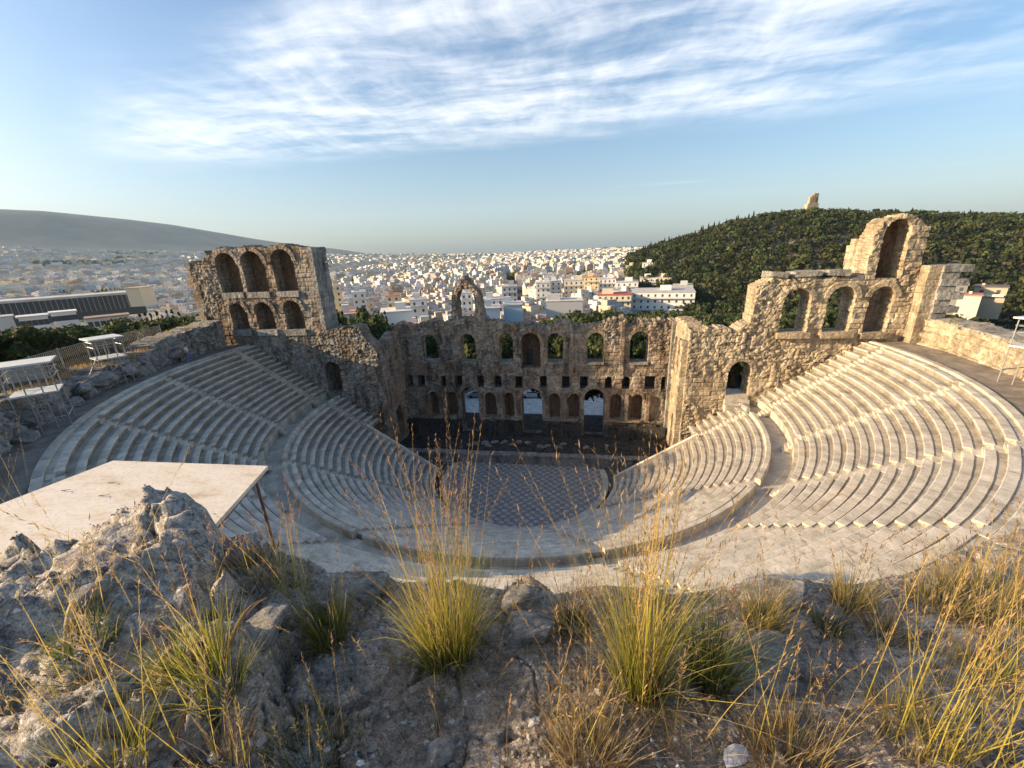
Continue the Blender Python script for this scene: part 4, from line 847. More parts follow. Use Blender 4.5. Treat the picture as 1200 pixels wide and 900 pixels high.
# loose gravel
rng = np.random.default_rng(44); ico = np.array([(0, 0, 1), (.9, 0, .2), (.28, .85, .1), (-.72, .53, .2), (-.72, -.53, .1), (.28, -.85, .2), (0, 0, -.6)]); fi = np.array([(0, 1, 2), (0, 2, 3), (0, 3, 4), (0, 4, 5), (0, 5, 1), (6, 2, 1), (6, 3, 2), (6, 4, 3), (6, 5, 4), (6, 1, 5)])
n = 16000; az = np.radians(rng.uniform(-75, 58, n)); r = rng.uniform(.75, 3.3, n); xx = CO[0]+r*np.sin(az); yy = CO[1]+r*np.cos(az); ok = vn(xx*2.2, yy*2.2, 77)+.22*(az > -.6)+rng.uniform(-.25, .25, n) > .58; xx = xx[ok]; yy = yy[ok]; n = len(xx)
s = rng.gamma(1.5, .0040, n).clip(.0018, .030); V = ico[None]*s[:, None, None]*rng.uniform(.6, 1.3, (n, 7, 3)); V[:, :, 2] *= .7; V += np.stack([xx, yy, fgz(xx, yy)+s*.25], 1)[:, None]
F = (fi[None]+np.arange(n)[:, None, None]*7).reshape(-1, 3)
cc = np.where(rng.uniform(size=(n, 1)) < .12, A3([[.6, .57, .52]]), A3([[.30, .25, .20]]))*rng.uniform(.5, 1.2, (n, 1))
M['gravel'] = attrmat('gravel', .9)
tag(mk('gravel', V.reshape(-1, 3), F, M['gravel'], None, np.repeat(cc, 7, 0)), 'loose gravel and stone chips on the rock', 'gravel', kind='stuff')
# white paper scrap
p = hit(862, 888); V = [(-.055, -.02, .008), (.0, -.024, .010), (.045, -.016, .006), (-.05, .004, .010), (.004, .006, .018), (.05, .004, .010), (-.03, .026, .012), (.012, .032, .016), (.046, .022, .012)]
o = mk('paper_scrap', A3(V), [(0, 1, 4, 3), (1, 2, 5, 4), (3, 4, 7, 6), (4, 5, 8, 7)], simple('white_paper', (.70, .68, .70), .6, 20, var=.06)); o.location = tuple(p); o.rotation_euler = (.15, .1, .4); sol = o.modifiers.new('s', 'SOLIDIFY'); sol.thickness = .002
tag(o, 'crumpled white paper scrap lying in the grass at the bottom edge', 'paper')
# ------------------------------------------------------------------ trees
def crown_mesh(n, leaf, lobes, seed, base=(.055, .075, .022), core=True, flat_=.9, spread=.35):
    """leaf clumps through the volume of several lobes; lobes: (x,y,z,r)"""
    rng = np.random.default_rng(seed); lb = np.array(lobes, float); w = lb[:, 3]**2; k = rng.choice(len(lb), n, p=w/w.sum())
    d = rng.normal(size=(n, 3)); d /= np.linalg.norm(d, axis=1)[:, None]
    rr = rng.beta(5, 1.3, n)*(1+.18*rng.normal(size=n)*.5); pos = lb[k, :3]+d*(lb[k, 3]*rr)[:, None]*[1, 1, flat_]
    nz = fbm(pos[:, 0]*1.1+pos[:, 2]*.7, pos[:, 1]*1.1-pos[:, 2]*.5, seed, 3); keep = nz > -spread; pos = pos[keep]; d = d[keep]; nz = nz[keep]; n = len(pos)
    nr = d+rng.normal(0, .75, (n, 3)); nr /= np.linalg.norm(nr, axis=1)[:, None]
    t = np.cross(nr, rng.normal(size=(n, 3))); t /= np.linalg.norm(t, axis=1)[:, None]; b = np.cross(nr, t)
    s = leaf*rng.uniform(.55, 1.35, (n, 1)); V = np.stack([pos-t*s-b*s*.5, pos+t*s*.2-b*s*.75, pos+t*s+b*s*.35, pos-t*s*.1+b*s*.8], 1).reshape(-1, 3)
    tone = np.array(base)[None]*np.exp(.45*rng.normal(size=(n, 1))*.5+.9*nz[:, None])*np.array([1, 1, 1])
    tone[:, 0] *= rng.uniform(.9, 1.15, n); C_ = np.repeat(tone, 4, 0); F = np.arange(4*n).reshape(-1, 4)
    if core:
        import bmesh
        for lx, ly, lz, lr in lobes:
            bm = bmesh.new(); bmesh.ops.create_icosphere(bm, subdivisions=2, radius=1); v = np.array([q.co[:] for q in bm.verts]); f = np.array([[q.index for q in p.verts] for p in bm.faces]); bm.free()
            v = v*(lr*.74)*(1+.3*fbm(v[:, 0]*2+lx, v[:, 1]*2+v[:, 2]*1.3, seed, 3))[:, None]*[1, 1, flat_]+[lx, ly, lz]
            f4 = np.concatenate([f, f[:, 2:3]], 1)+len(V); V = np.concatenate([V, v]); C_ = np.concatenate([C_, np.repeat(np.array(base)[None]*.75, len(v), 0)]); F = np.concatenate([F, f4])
    return V, F, C_
def crown_obj(name, V, F, C_, parent=None):
    me = bpy.data.meshes.new(name); q = F[:, 2] != F[:, 3]
    faces = [tuple(f) if k else tuple(f[:3]) for f, k in zip(F.tolist(), q)]
    me.from_pydata(V.tolist(), [], faces); a = me.color_attributes.new('Col', 'FLOAT_COLOR', 'POINT'); cc = np.ones((len(V), 4)); cc[:, :3] = C_; a.data.foreach_set('color', cc.ravel()); me.materials.append(M['leaf'])
    return me
def trunk_mesh(h, r, br, seed):
    rnd = random.Random(seed); mb = MB(); mb.bar((0, 0, -1.2), (0, 0, h*.5), r, 8, r*.75); mb.bar((0, 0, h*.5), (rnd.uniform(-.2, .2), 0, h), r*.75, 8, r*.45)
    for i in range(br):
        a = rnd.uniform(0, 6.3); q = rnd.uniform(.5, .95)*h; mb.bar((0, 0, q), (math.cos(a)*h*.35, math.sin(a)*h*.35, q+h*.3), r*.4, 6, r*.15)
    me = bpy.data.meshes.new('trunk'); me.from_pydata(mb.V, [], mb.F); me.materials.append(M['bark']); return me
KIND = {}
def rl(seed, n, R, H, z0, rr):
    r = random.Random(seed); return [(r.uniform(-R, R), r.uniform(-R, R), z0+r.uniform(0, H), r.uniform(*rr)) for _ in range(n)]
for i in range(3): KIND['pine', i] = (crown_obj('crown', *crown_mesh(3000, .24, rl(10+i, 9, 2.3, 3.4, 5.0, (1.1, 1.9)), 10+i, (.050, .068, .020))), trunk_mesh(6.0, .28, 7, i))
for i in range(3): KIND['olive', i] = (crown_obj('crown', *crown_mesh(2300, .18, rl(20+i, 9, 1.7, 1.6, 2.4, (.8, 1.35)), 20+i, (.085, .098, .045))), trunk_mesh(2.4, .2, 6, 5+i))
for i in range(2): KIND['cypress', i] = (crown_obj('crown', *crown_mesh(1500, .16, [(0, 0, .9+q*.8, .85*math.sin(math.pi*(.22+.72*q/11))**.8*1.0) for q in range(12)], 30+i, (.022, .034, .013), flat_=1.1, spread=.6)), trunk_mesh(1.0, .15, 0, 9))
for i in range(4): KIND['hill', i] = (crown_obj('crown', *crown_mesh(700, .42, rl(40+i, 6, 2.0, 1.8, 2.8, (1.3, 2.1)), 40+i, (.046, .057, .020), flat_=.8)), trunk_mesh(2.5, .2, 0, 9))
NM = {'pine': 'pine_tree', 'olive': 'olive_tree', 'cypress': 'cypress_tree', 'hill': 'pine_tree'}
def tree(kind, var, x, y, s, label, group=None, z=None, sz=None, trunk=True):
    z = float(zground(x, y)) if z is None else z
    t = thing(NM[kind], label, 'tree', (x, y, z), random.uniform(0, 6.3), group); t.scale = (s, s, sz or s)
    cm, tm = KIND[kind, var]; c = bpy.data.objects.new('crown', cm); C.objects.link(c); c.parent = t
    if trunk: c = bpy.data.objects.new('trunk', tm); C.objects.link(c); c.parent = t
    return t
rng = random.Random(3)
CAMX, CAMY = CO[0], CO[1]
def by_az(azd, d): a = math.radians(azd); return CAMX+d*math.sin(a), CAMY+d*math.cos(a)
TREES = []
def far_enough(x, y, m):
    return all((x-a)**2+(y-b)**2 > m*m for a, b in TREES)
# left slope outside the rim wall: dense pines and shrubs
c_ = 0
for k in range(6000):
    if c_ >= 95: break
    u = rng.uniform(-60, 262); d = rng.uniform(57, 135); vt = np.interp(u, [-60, 0, 60, 130, 200, 262], [376, 372, 372, 366, 362, 352])+rng.uniform(-3, 9)+max(0, (95-d))*.1
    p = atd(u, vt, d); x, y = float(p[0]), float(p[1])
    if math.hypot(x, y) < 44.5 or not far_enough(x, y, 4.2): continue
    if abs(x) < 46 and y > -2 and y < 8: continue
    z = float(zground(x, y)); hgt = p[2]-z
    if hgt < 2.6: continue
    kind = 'pine' if hgt > 6.5 else 'olive'; H = 10.2 if kind == 'pine' else 5.4; s = min(1.5, hgt/H)
    TREES.append((x, y)); c_ += 1
    tree(kind, rng.randrange(3), x, y, s, 'green pine on the slope outside the left rim wall' if kind == 'pine' else 'grey green olive on the slope outside the left rim wall', 'trees on the slope outside the left rim wall', sz=min(2.3, hgt/H))
# cypresses left of the tower
for i, (u, v, d) in enumerate(((164, 350, 120), (171, 352, 124), (178, 350, 118), (185, 355, 126), (196, 348, 112), (205, 352, 130), (158, 352, 128), (214, 356, 121), (190, 349, 135))):
    p = atd(u, v, d); z = float(zground(p[0], p[1])); H = p[2]-z; TREES.append((p[0], p[1])); tree('cypress', i % 2, p[0], p[1], min(1.2, H/16), 'dark cypress in the cluster between the long dark roof and the left arched tower', 'cypresses left of the arched tower', sz=H/11)
# dark pines between left tower and stage wall, behind
gp = [(384, 366, 66), (391, 358, 70), (398, 350, 82), (404, 356, 68), (411, 360, 76), (418, 364, 66), (424, 358, 84), (430, 368, 70), (437, 352, 80), (443, 360, 68), (449, 352, 90), (455, 362, 74), (461, 366, 82), (468, 372, 78), (434, 380, 62), (408, 376, 62), (422, 350, 100), (392, 346, 104)]
for i, (u, v, d) in enumerate(gp):
    p = atd(u, v, d); z = float(zground(p[0], p[1])); TREES.append((p[0], p[1])); H = p[2]-z
    tree('cypress' if i in (2, 10) else 'pine', i % 2 if i in (2, 10) else i % 3, p[0], p[1], 1.15, 'dark green pine behind the gap between the left wing wall and the stage wall' if i not in (2, 10) else 'tall dark cypress behind the gap between the left wing wall and the stage wall', 'trees behind the left end of the stage', sz=max(.6, H/(11 if i in (2, 10) else 10.2)))
for i, u in enumerate(range(632, 884, 7)):
    d = rng.uniform(90, 108); vt = np.interp(u, [632, 655, 700, 735, 780, 815, 880], [367, 358, 356, 360, 356, 359, 366])+rng.uniform(-1, 6); p = atd(u, vt, d); z = float(zground(p[0], p[1])); TREES.append((p[0], p[1]))
    tree('olive' if i % 3 else 'pine', i % 3, p[0], p[1], 1.5, 'rounded tree in the green band just above the top of the stage wall', 'green band of trees above the stage wall', sz=(p[2]-z)/(5.4 if i % 3 else 10.2))
# behind the stage wall and to the right: olives and pines
lab = {'olive': 'olive tree in the grove behind the stage wall', 'pine': 'pine in the grove behind the stage wall'}
c_ = 0
for k in range(12000):
    if c_ >= 135: break
    u = rng.uniform(632, 1150); d = rng.uniform(66, 175); vt = np.interp(u, [632, 660, 700, 740, 815, 850, 1000, 1080, 1100, 1150], [372, 362, 361, 364, 366, 366, 352, 352, 362, 362])+rng.uniform(-3, 9)+max(0, 110-d)*.22
    p = atd(u, vt, d); x, y = float(p[0]), float(p[1])
    if y < 16 or math.hypot(x, y) < 42 or not far_enough(x, y, 4.4): continue
    if (x > -16 and x < 16 and y < 47): continue
    z = float(zground(x, y)); hgt = p[2]-z
    if hgt < 2.5: continue
    kind = 'pine' if hgt > 8.5 else 'olive'; H = 10.2 if kind == 'pine' else 5.4; s = min(1.6, hgt/H)
    TREES.append((x, y)); c_ += 1
    tree(kind, rng.randrange(3), x, y, s, lab[kind] if u < 850 else lab[kind].replace('behind the stage wall', 'beyond the right wing wall'), 'trees of the grove behind the theatre', sz=min(2.0, hgt/H))
# trees right behind the stage wall seen through its upper windows
for i, (x, y, s) in enumerate(((-13.2, 16, 1.3), (-5.6, 16.5, 1.3), (4.6, 16.5, 1.3), (11.9, 16.2, 1.3), (17.5, 17.5, 1.25), (-25, 39, 1.35), (-20.5, 41, 1.3), (-16.6, 39, 1.35), (-12.5, 41, 1.3), (-8.6, 39, 1.35), (-3, 41, 1.3), (1.5, 39, 1.35), (5.5, 41, 1.3), (9.6, 39, 1.35), (14, 41, 1.3), (18, 39, 1.35))):
    TREES.append((x, y)); tree('pine', i % 3, x, y, s, 'bushy tree close behind the stage wall, seen through its upper windows', 'bushy trees close behind the stage wall', sz=1.5 if y < 20 else 1.6)
tree('cypress', 0, 12.6, 12.6, 1.0, 'slim dark cypress rising just above the stage wall between the pines', z=-1, sz=1.72)
tree('olive', 1, *by_az(-24.5, 84), 2.1, 'bright green broadleaf tree left of the broken arch')
tree('pine', 1, *by_az(3.0, 150), 1.25, 'large rounded pine among the white blocks above the stage wall'); tree('pine', 2, *by_az(4.6, 158), 1.1, 'dark pine standing right of the large rounded pine')
# the hill forest: nearest ones are trees of their own, the rest one mass
pts = []
for k in range(60000):
    a = rng.uniform(4, 66); d = rng.uniform(178, 640); x, y = by_az(a, d)
    pts.append((d, a, x, y))
P4 = np.array(pts); P4 = P4[np.argsort(hsh(np.arange(len(P4)), np.arange(len(P4))*0, 5)/1)]
hz_ = zground(P4[:, 2], P4[:, 3]); cell = {}; sel = []
for (d, a, x, y), z in zip(P4.tolist(), hz_.tolist()):
    hl = float(np.interp(math.radians(a), hillc[0], hillc[1], left=-30))
    if a < math.degrees(hillc[0][0])-1 and d > 178: continue
    if a < 20 and d < 330 and z < -12: continue
    if d > 560 and z < hl-10: continue
    key = (int(x/6.6), int(y/6.6))
    if key in cell: continue
    clear = vn(x/26., y/26., 91)
    if clear > .80 and d > 330 and a > 36: continue
    cell[key] = 1; sel.append((d, a, x, y, z))
sel = [e for e in sel if not (43.2 < e[1] < 52 and 212 < e[0] < 255)]; sel.sort()
for d, a, x, y, z in sel[:15]:
    tree('hill', rng.randrange(4), x, y, rng.uniform(1.1, 1.6), 'pine in the wood at the foot of the hill on the right', 'pines at the foot of the wooded hill', z=z, trunk=False)
# the cypress row along the left skyline of the hill
for i in range(26):
    u = 752+i*5.2+rng.uniform(-2, 2); vv = np.interp(u, [735, 760, 800, 850, 905], [298, 291, 278, 263, 251]); p = atd(u, vv, 495); z = float(zground(p[0], p[1]))
    tree('cypress', i % 2, p[0], p[1], 1.25, 'dark cypress on the left skyline of the wooded hill', 'cypresses on the hill skyline', z=z, sz=rng.uniform(.75, 1.25), trunk=False)
proto = []
for i in range(4):
    V, F, C_ = crown_mesh(130, .62, rl(50+i, 5, 2.1, 1.9, 2.6, (1.3, 2.1)), 50+i, (.044, .054, .019), core=True, flat_=.8); proto.append((V, F, C_))
cone = crown_mesh(90, .55, [(0, 0, 1+q*1.05, 1.25*math.sin(math.pi*(.3+.66*q/6))) for q in range(7)], 61, (.026, .035, .014), flat_=1.0)
VV, FF, CC, off = [], [], [], 0
for d, a, x, y, z in sel[15:]:
    cn = rng.random() < .13; V, F, C_ = cone if cn else proto[rng.randrange(4)]; s = rng.uniform(.9, 1.5) if cn else rng.uniform(.7, 1.8); t = rng.uniform(0, 6.3); c, s_ = math.cos(t)*s, math.sin(t)*s
    W = np.stack([V[:, 0]*c-V[:, 1]*s_+x, V[:, 0]*s_+V[:, 1]*c+y, V[:, 2]*s*1.0+z-1.2], 1); VV.append(W); FF.append(F+off); off += len(V)
    CC.append(C_*np.array([rng.uniform(.85, 1.15), rng.uniform(.9, 1.1), 1])*rng.uniform(.6, 1.5))
tag(mk('forest', np.concatenate(VV), np.concatenate(FF), M['leaf'], None, np.concatenate(CC)), 'dense pine wood covering the hill on the right', 'wood', kind='stuff')
# trees beyond the left rim out of frame cast the long morning shade over the left seats
for i, (x, y, s) in enumerate(((-47, -21, 1.0), (-50, -27, 1.1), (-45, -31, 1.0), (-41, -36, .95), (-52, -36, 1.0), (-57, -14, .9))):
    tree('pine', i % 3, x, y, s, 'pine on the slope beyond the left end of the photo', 'pines beyond the left edge')
# ------------------------------------------------------------------ the city
def city_mat(win=True):
    m, nt, b = newmat('city_render'); g = G(nt); b.inputs['Roughness'].default_value = .85
    col = g.n('ShaderNodeAttribute', attribute_name='Col').outputs['Color']; uv = g.n('ShaderNodeUVMap', uv_map='UVMap').outputs[0]
    s = g.n('ShaderNodeSeparateXYZ'); nt.links.new(uv, s.inputs[0])
    fu = g.math('FRACT', g.math('DIVIDE', s.outputs[0], 2.9)); fv = g.math('FRACT', g.math('DIVIDE', s.outputs[1], 3.1))
    wn = g.math('MULTIPLY', g.math('MULTIPLY', g.math('GREATER_THAN', fu, .28), g.math('LESS_THAN', fu, .74)), g.math('MULTIPLY', g.math('GREATER_THAN', fv, .22), g.math('LESS_THAN', fv, .72)))
    wn = g.math('MULTIPLY', wn, g.math('GREATER_THAN', s.outputs[1], 0.01))
    cell = g.n('ShaderNodeTexWhiteNoise', noise_dimensions='2D'); fl = g.n('ShaderNodeVectorMath', operation='FLOOR'); dv = g.n('ShaderNodeVectorMath', operation='DIVIDE'); nt.links.new(uv, dv.inputs[0]); dv.inputs[1].default_value = (2.9, 3.1, 1); nt.links.new(dv.outputs[0], fl.inputs[0]); nt.links.new(fl.outputs[0], cell.inputs['Vector'])
    wn = g.math('MULTIPLY', wn, g.ramp(cell.outputs['Value'], [(.2, (.25,)*3), (.6, (1,)*3)]))
    o = g.n('ShaderNodeNewGeometry').outputs['Position']
    c = g.mix(1, col, g.ramp(g.noise(o, .35, 5), [(.3, (.75,)*3), (.6, (1,)*3)]), 'MULTIPLY')
    c = g.mix(g.math('MULTIPLY', wn, .7), c, (.06, .065, .07)); nt.links.new(c, b.inputs['Base Color']); return m
M['city'] = city_mat()
M['slab'] = simple('balcony_slab', (.62, .60, .55), .8, 2)
PAL = [(.74, .71, .65), (.66, .62, .55), (.72, .72, .70), (.60, .52, .40), (.66, .56, .40), (.55, .55, .54), (.72, .66, .52), (.50, .36, .26), (.78, .76, .73), (.64, .60, .56), (.46, .45, .44)]
ROOF = [(.34, .33, .31), (.44, .42, .40), (.55, .53, .50), (.26, .25, .25), (.38, .19, .12), (.50, .48, .46)]
def block_geo(x, y, z0, w, d, h, rot, col, roof, mess=True, rnd=random):
    """one apartment block: walls (with storeys in uv), roof, parapet, stair tower and roof clutter"""
    V, F, UV, Cc = [], [], [], []; cs, sn = math.cos(rot), math.sin(rot)
    def box(x0, x1, y0, y1, a, b, c, rc, win):
        k = len(V); P = [(x0, y0), (x1, y0), (x1, y1), (x0, y1)]
        for zz in (a, b):
            for px_, py_ in P: V.append((x+px_*cs-py_*sn, y+px_*sn+py_*cs, z0+zz)); Cc.append(c)
        for px_, py_ in P: V.append((x+px_*cs-py_*sn, y+px_*sn+py_*cs, z0+b)); Cc.append(rc)
        L = [x1-x0, y1-y0, x1-x0, y1-y0]; u = 0; hh = b-a
        for i in range(4):
            j = (i+1) % 4; F.append((k+i, k+j, k+4+j, k+4+i))
            UV.extend([(u, .02), (u+L[i], .02), (u+L[i], hh), (u, hh)] if win else [(0, 0)]*4); u += L[i]
        F.append((k+8, k+9, k+10, k+11)); UV.extend([(0, 0)]*4)
    box(-w/2, w/2, -d/2, d/2, -6, h, col, roof, True)
    if mess:
        for i in range(rnd.choice((1, 2, 2, 3))):
            a = rnd.uniform(1.2, w*.22); b_ = rnd.uniform(1.2, d*.22); px_ = rnd.uniform(-w/2+a, w/2-a); py_ = rnd.uniform(-d/2+b_, d/2-b_); box(px_-a, px_+a, py_-b_, py_+b_, h+.01, h+rnd.uniform(1.2, 3.2), tuple(min(.8, q*rnd.uniform(.85, 1.1)) for q in col), roof, False)
    return V, F, UV, Cc
def join(gs, name, mat, parent=None):
    V, F, UV, Cc = [], [], [], []
    for v, f, u, c in gs: b = len(V); V += v; F += [tuple(i+b for i in q) for q in f]; UV += u; Cc += c
    return mk(name, np.array(V), np.array(F), mat, parent, np.array(Cc), uv=UV)
rng = random.Random(12)
ZG = lambda x, y: float(zground(x, y))
HERO = []
def hero(u0, u1, vt, dist, dep, col, label, roof=None, wins=True, zt=None, balc=True, hmin=4, rot=0.12, name='apartment_block', hh=None, hz0=None):
    if hh:
        best = min((abs(ZG(*atd((u0+u1)/2, vt, q)[:2])-(atd((u0+u1)/2, vt, q)[2]-hh)), q) for q in range(110, 480, 6)); dist = best[1]
    """block whose near face spans pixels u0-u1 of the photo at this distance; top edge at vt"""
    pa = atd(u0, vt, dist); pb = atd(u1, vt, dist); c = (pa+pb)/2; w = np.linalg.norm((pb-pa)[:2]); top = c[2]; rot = math.atan2((pb-pa)[1], (pb-pa)[0])
    nrm = np.array([-math.sin(rot), math.cos(rot)]); cx, cy = c[0]+nrm[0]*dep/2, c[1]+nrm[1]*dep/2; z0 = ZG(cx, cy) if not hz0 else top-hz0; h = max(hmin, top-z0); HERO.append((cx, cy, max(w, dep)*.62+3))
    t = thing(name, label, 'building', (cx, cy, z0), rot)
    mb = MB(); mb.box(-w/2, w/2, -dep/2, dep/2, -6 if not hz0 else -7, h); mb.build('wall', simple('render_coat', col, .85, 2.5, var=.06), t)
    rc = roof or (.46, .44, .42); mb = MB(); mb.box(-w/2-.25, w/2+.25, -dep/2-.25, dep/2+.25, h+.003, h+.35); mb.build('roof', simple('roofing', rc, .9, .6, var=.2), t)
    r_ = random.Random(int(u0)); mb = MB(); a = min(3, w*.18) if not hz0 else .4; px_ = r_.uniform(-w*.3, w*.3); mb.box(px_-a, px_+a, -a, a, h+.35, h+(2.8 if not hz0 else 1.2)); mb.build('stair_tower', simple('render_coat', tuple(q*.95 for q in col), .85, .4, var=.1), t)
    if wins:
        nf = max(1, int(h/3.2)); nfv = min(nf, 4); nc = max(2, min(9, int(w/2.9)))
        for f in range(nfv):
            zf = h-(f+1)*3.1+.9
            for i in range(nc):
                xc = -w/2+(i+.5)*w/nc; q = MB(); q.box(xc-.5, xc+.5, -dep/2-.04, -dep/2+.1, zf, zf+1.35); q.build('window', M['glass'], t)
            if balc and f % 2 == 0: q = MB(); q.box(-w/2+.5, w/2-.5, -dep/2-1.3, -dep/2-.01, zf-1.0, zf-.82); q.box(-w/2+.5, w/2-.5, -dep/2-1.3, -dep/2-1.2, zf-.82, zf-.1); q.build('balcony', M['slab'], t)
    return t
W_ = (.76, .74, .70); CRM = (.72, .64, .48); YLW = (.70, .58, .34); GRY = (.50, .50, .49); BLU = (.50, .58, .62); TAN = (.60, .47, .33)
hero(740, 815, 343, 235, 26, W_, 'long white building with black window bands and terraces at the foot of the hill')
hero(788, 812, 336, 262, 18, GRY, 'grey flat block just behind the long white building with terraces', wins=False)
hero(700, 740, 346, 225, 14, CRM, 'cream low building with a red roof strip left of the long white building', roof=(.42, .12, .08))
hero(722, 748, 331, 290, 18, W_, 'white block with stacked terraces above the cream building with red roof')
hero(702, 722, 327, 300, 16, W_, 'narrow white block left of the stacked terraces block')
hero(661, 684, 329, 280, 18, CRM, 'cream block with yellowish front above the rounded pine')
hero(628, 645, 332, 275, 16, W_, 'bright white block standing right of the straight street')
hero(645, 658, 330, 285, 14, W_, 'bright white block with one blank wall, second right of the street')
hero(684, 702, 325, 320, 14, YLW, 'yellow house between the cream block and the narrow white block', roof=(.44, .22, .14))
hero(640, 683, 353, 190, 12, GRY, 'long low grey roofed building just above the stage wall', wins=False, roof=(.6, .57, .52))
hero(567, 586, 362, 150, 12, BLU, 'pale blue grey blank walled block right of the broken arch', wins=False)
hero(590, 612, 358, 155, 12, BLU, 'second pale blue grey blank block, taller step, beside the street', wins=False)
hero(567, 590, 351, 185, 12, W_, 'white block behind the pale blue grey blank walled block')
hero(540, 553, 344, 200, 14, W_, 'white house with orange awning seen through the broken arch')
hero(480, 500, 352, 190, 14, W_, 'white house with blue shutters left of the broken arch')
hero(452, 468, 347, 215, 16, TAN, 'tan apartment block above the pines left of the stage wall', roof=(.40, .2, .13))
hero(446, 482, 366, 150, 14, W_, 'low white flat roofed building right above the left end of the stage wall', wins=False, roof=(.62, .58, .5))
hero(412, 428, 343, 225, 16, (.58, .60, .60), 'pale grey block with small windows left of the tan block')
hero(384, 399, 335, 250, 14, YLW, 'yellow ochre house beside the right flank of the arched tower')
hero(395, 420, 369, 140, 10, W_, 'low white house among the pines right of the arched tower', wins=False, roof=(.5, .28, .2))
hero(588, 606, 336, 235, 14, GRY, 'grey concrete block with dark balconies beside the street')
hero(750, 772, 326, 330, 16, W_, 'white block behind the narrow white block at the foot of the hill')
hero(772, 792, 332, 322, 14, CRM, 'cream block tucked against the trees at the foot of the hill')
hero(752, 768, 318, 385, 14, W_, 'white house highest up against the left foot of the hill')
hero(733, 748, 317, 400, 14, YLW, 'yellowish house just left of the highest white house by the hill')
hero(1108, 1135, 334, 225, 10, (.20, .20, .20), 'low grey blue roofed pavilion among the trees right of the toothed wall', name='pavilion', hz0=4, roof=(.22, .25, .28))
hero(1142, 1182, 337, 235, 10, (.42, .36, .27), 'long open sided pavilion with cream pillars and dark roof at the right edge', roof=(.16, .13, .12), name='pavilion', hz0=4.5)
hero(1122, 1150, 350, 215, 8, (.5, .47, .42), 'low white terrace building in front of the open sided pavilion', wins=False, roof=(.45, .2, .13), hz0=3)
# the long dark museum-like building on the left
def longb(u0, v0, u1, v1, d0, d1, h, dep, colw, colr, label, name='museum_building', fins=0, wn=0, bd=12, ov=.5):
    pa = atd(u0, v0, d0); pb = atd(u1, v1, d1); c = (pa+pb)/2; w = np.linalg.norm((pb-pa)[:2]); rot = math.atan2((pb-pa)[1], (pb-pa)[0]); nrm = (-math.sin(rot), math.cos(rot)); cx, cy = c[0]+nrm[0]*dep/2, c[1]+nrm[1]*dep/2
    t = thing(name, label, 'building', (cx, cy, c[2]-h), rot); HERO.append((cx, cy, w*.55))
    mb = MB(); mb.box(-w/2, w/2, -dep/2, dep/2, -bd, h-1.2 if fins else h-.5); mb.build('wall', simple('facade', colw, .7, 2, var=.06), t)
    if wn:
        for i in range(wn): x = -w/2+(i+.5)*w/wn; q = MB(); q.box(x-.7, x+.7, -dep/2-.05, -dep/2+.1, h-3.6, h-1.6); q.build('window', M['glass'], t)
    mb = MB(); mb.box(-w/2-ov, w/2+ov, -dep/2-ov, dep/2+ov, h-(1.2 if fins else .5), h); mb.build('roof', simple('roof_slab', colr, .7, .15, var=.2), t)
    if fins:
        for i in range(fins): x = -w/2+(i+.5)*w/fins; q = MB(); q.box(x-.12, x+.12, -dep/2-.35, -dep/2-.01, 0, h-1.25); q.build('fin', M['steel'], t)
    return t
longb(-110, 356, 166, 345, 330, 330, 9, 22, (.065, .075, .075), (.50, .48, .44), 'long dark glass walled building with a flat pale roof edge on the left', fins=40, bd=4)
longb(146, 337, 163, 337, 300, 296, 10, 10, (.72, .60, .42), (.66, .58, .45), 'small pale yellow box building standing on the far end of the dark one', 'rooftop_block', bd=0)
longb(20, 371, 55, 369, 230, 230, 7, 9, W_, (.62, .61, .58), 'white low building with arched windows below the long dark building', 'low_building', wn=5)
longb(58, 366, 88, 364, 240, 240, 7, 8, W_, (.70, .69, .66), 'white terraced house below the long dark building', 'low_building', wn=5)
longb(100, 373, 150, 368, 225, 225, 7, 9, (.55, .53, .48), (.30, .22, .17), 'pale building with a brown roof left of the cypress cluster', 'low_building', wn=7)
longb(-60, 374, 15, 372, 240, 240, 7, 9, (.62, .60, .56), (.45, .43, .40), 'pale low building at the far left edge below the long dark one', 'low_building')
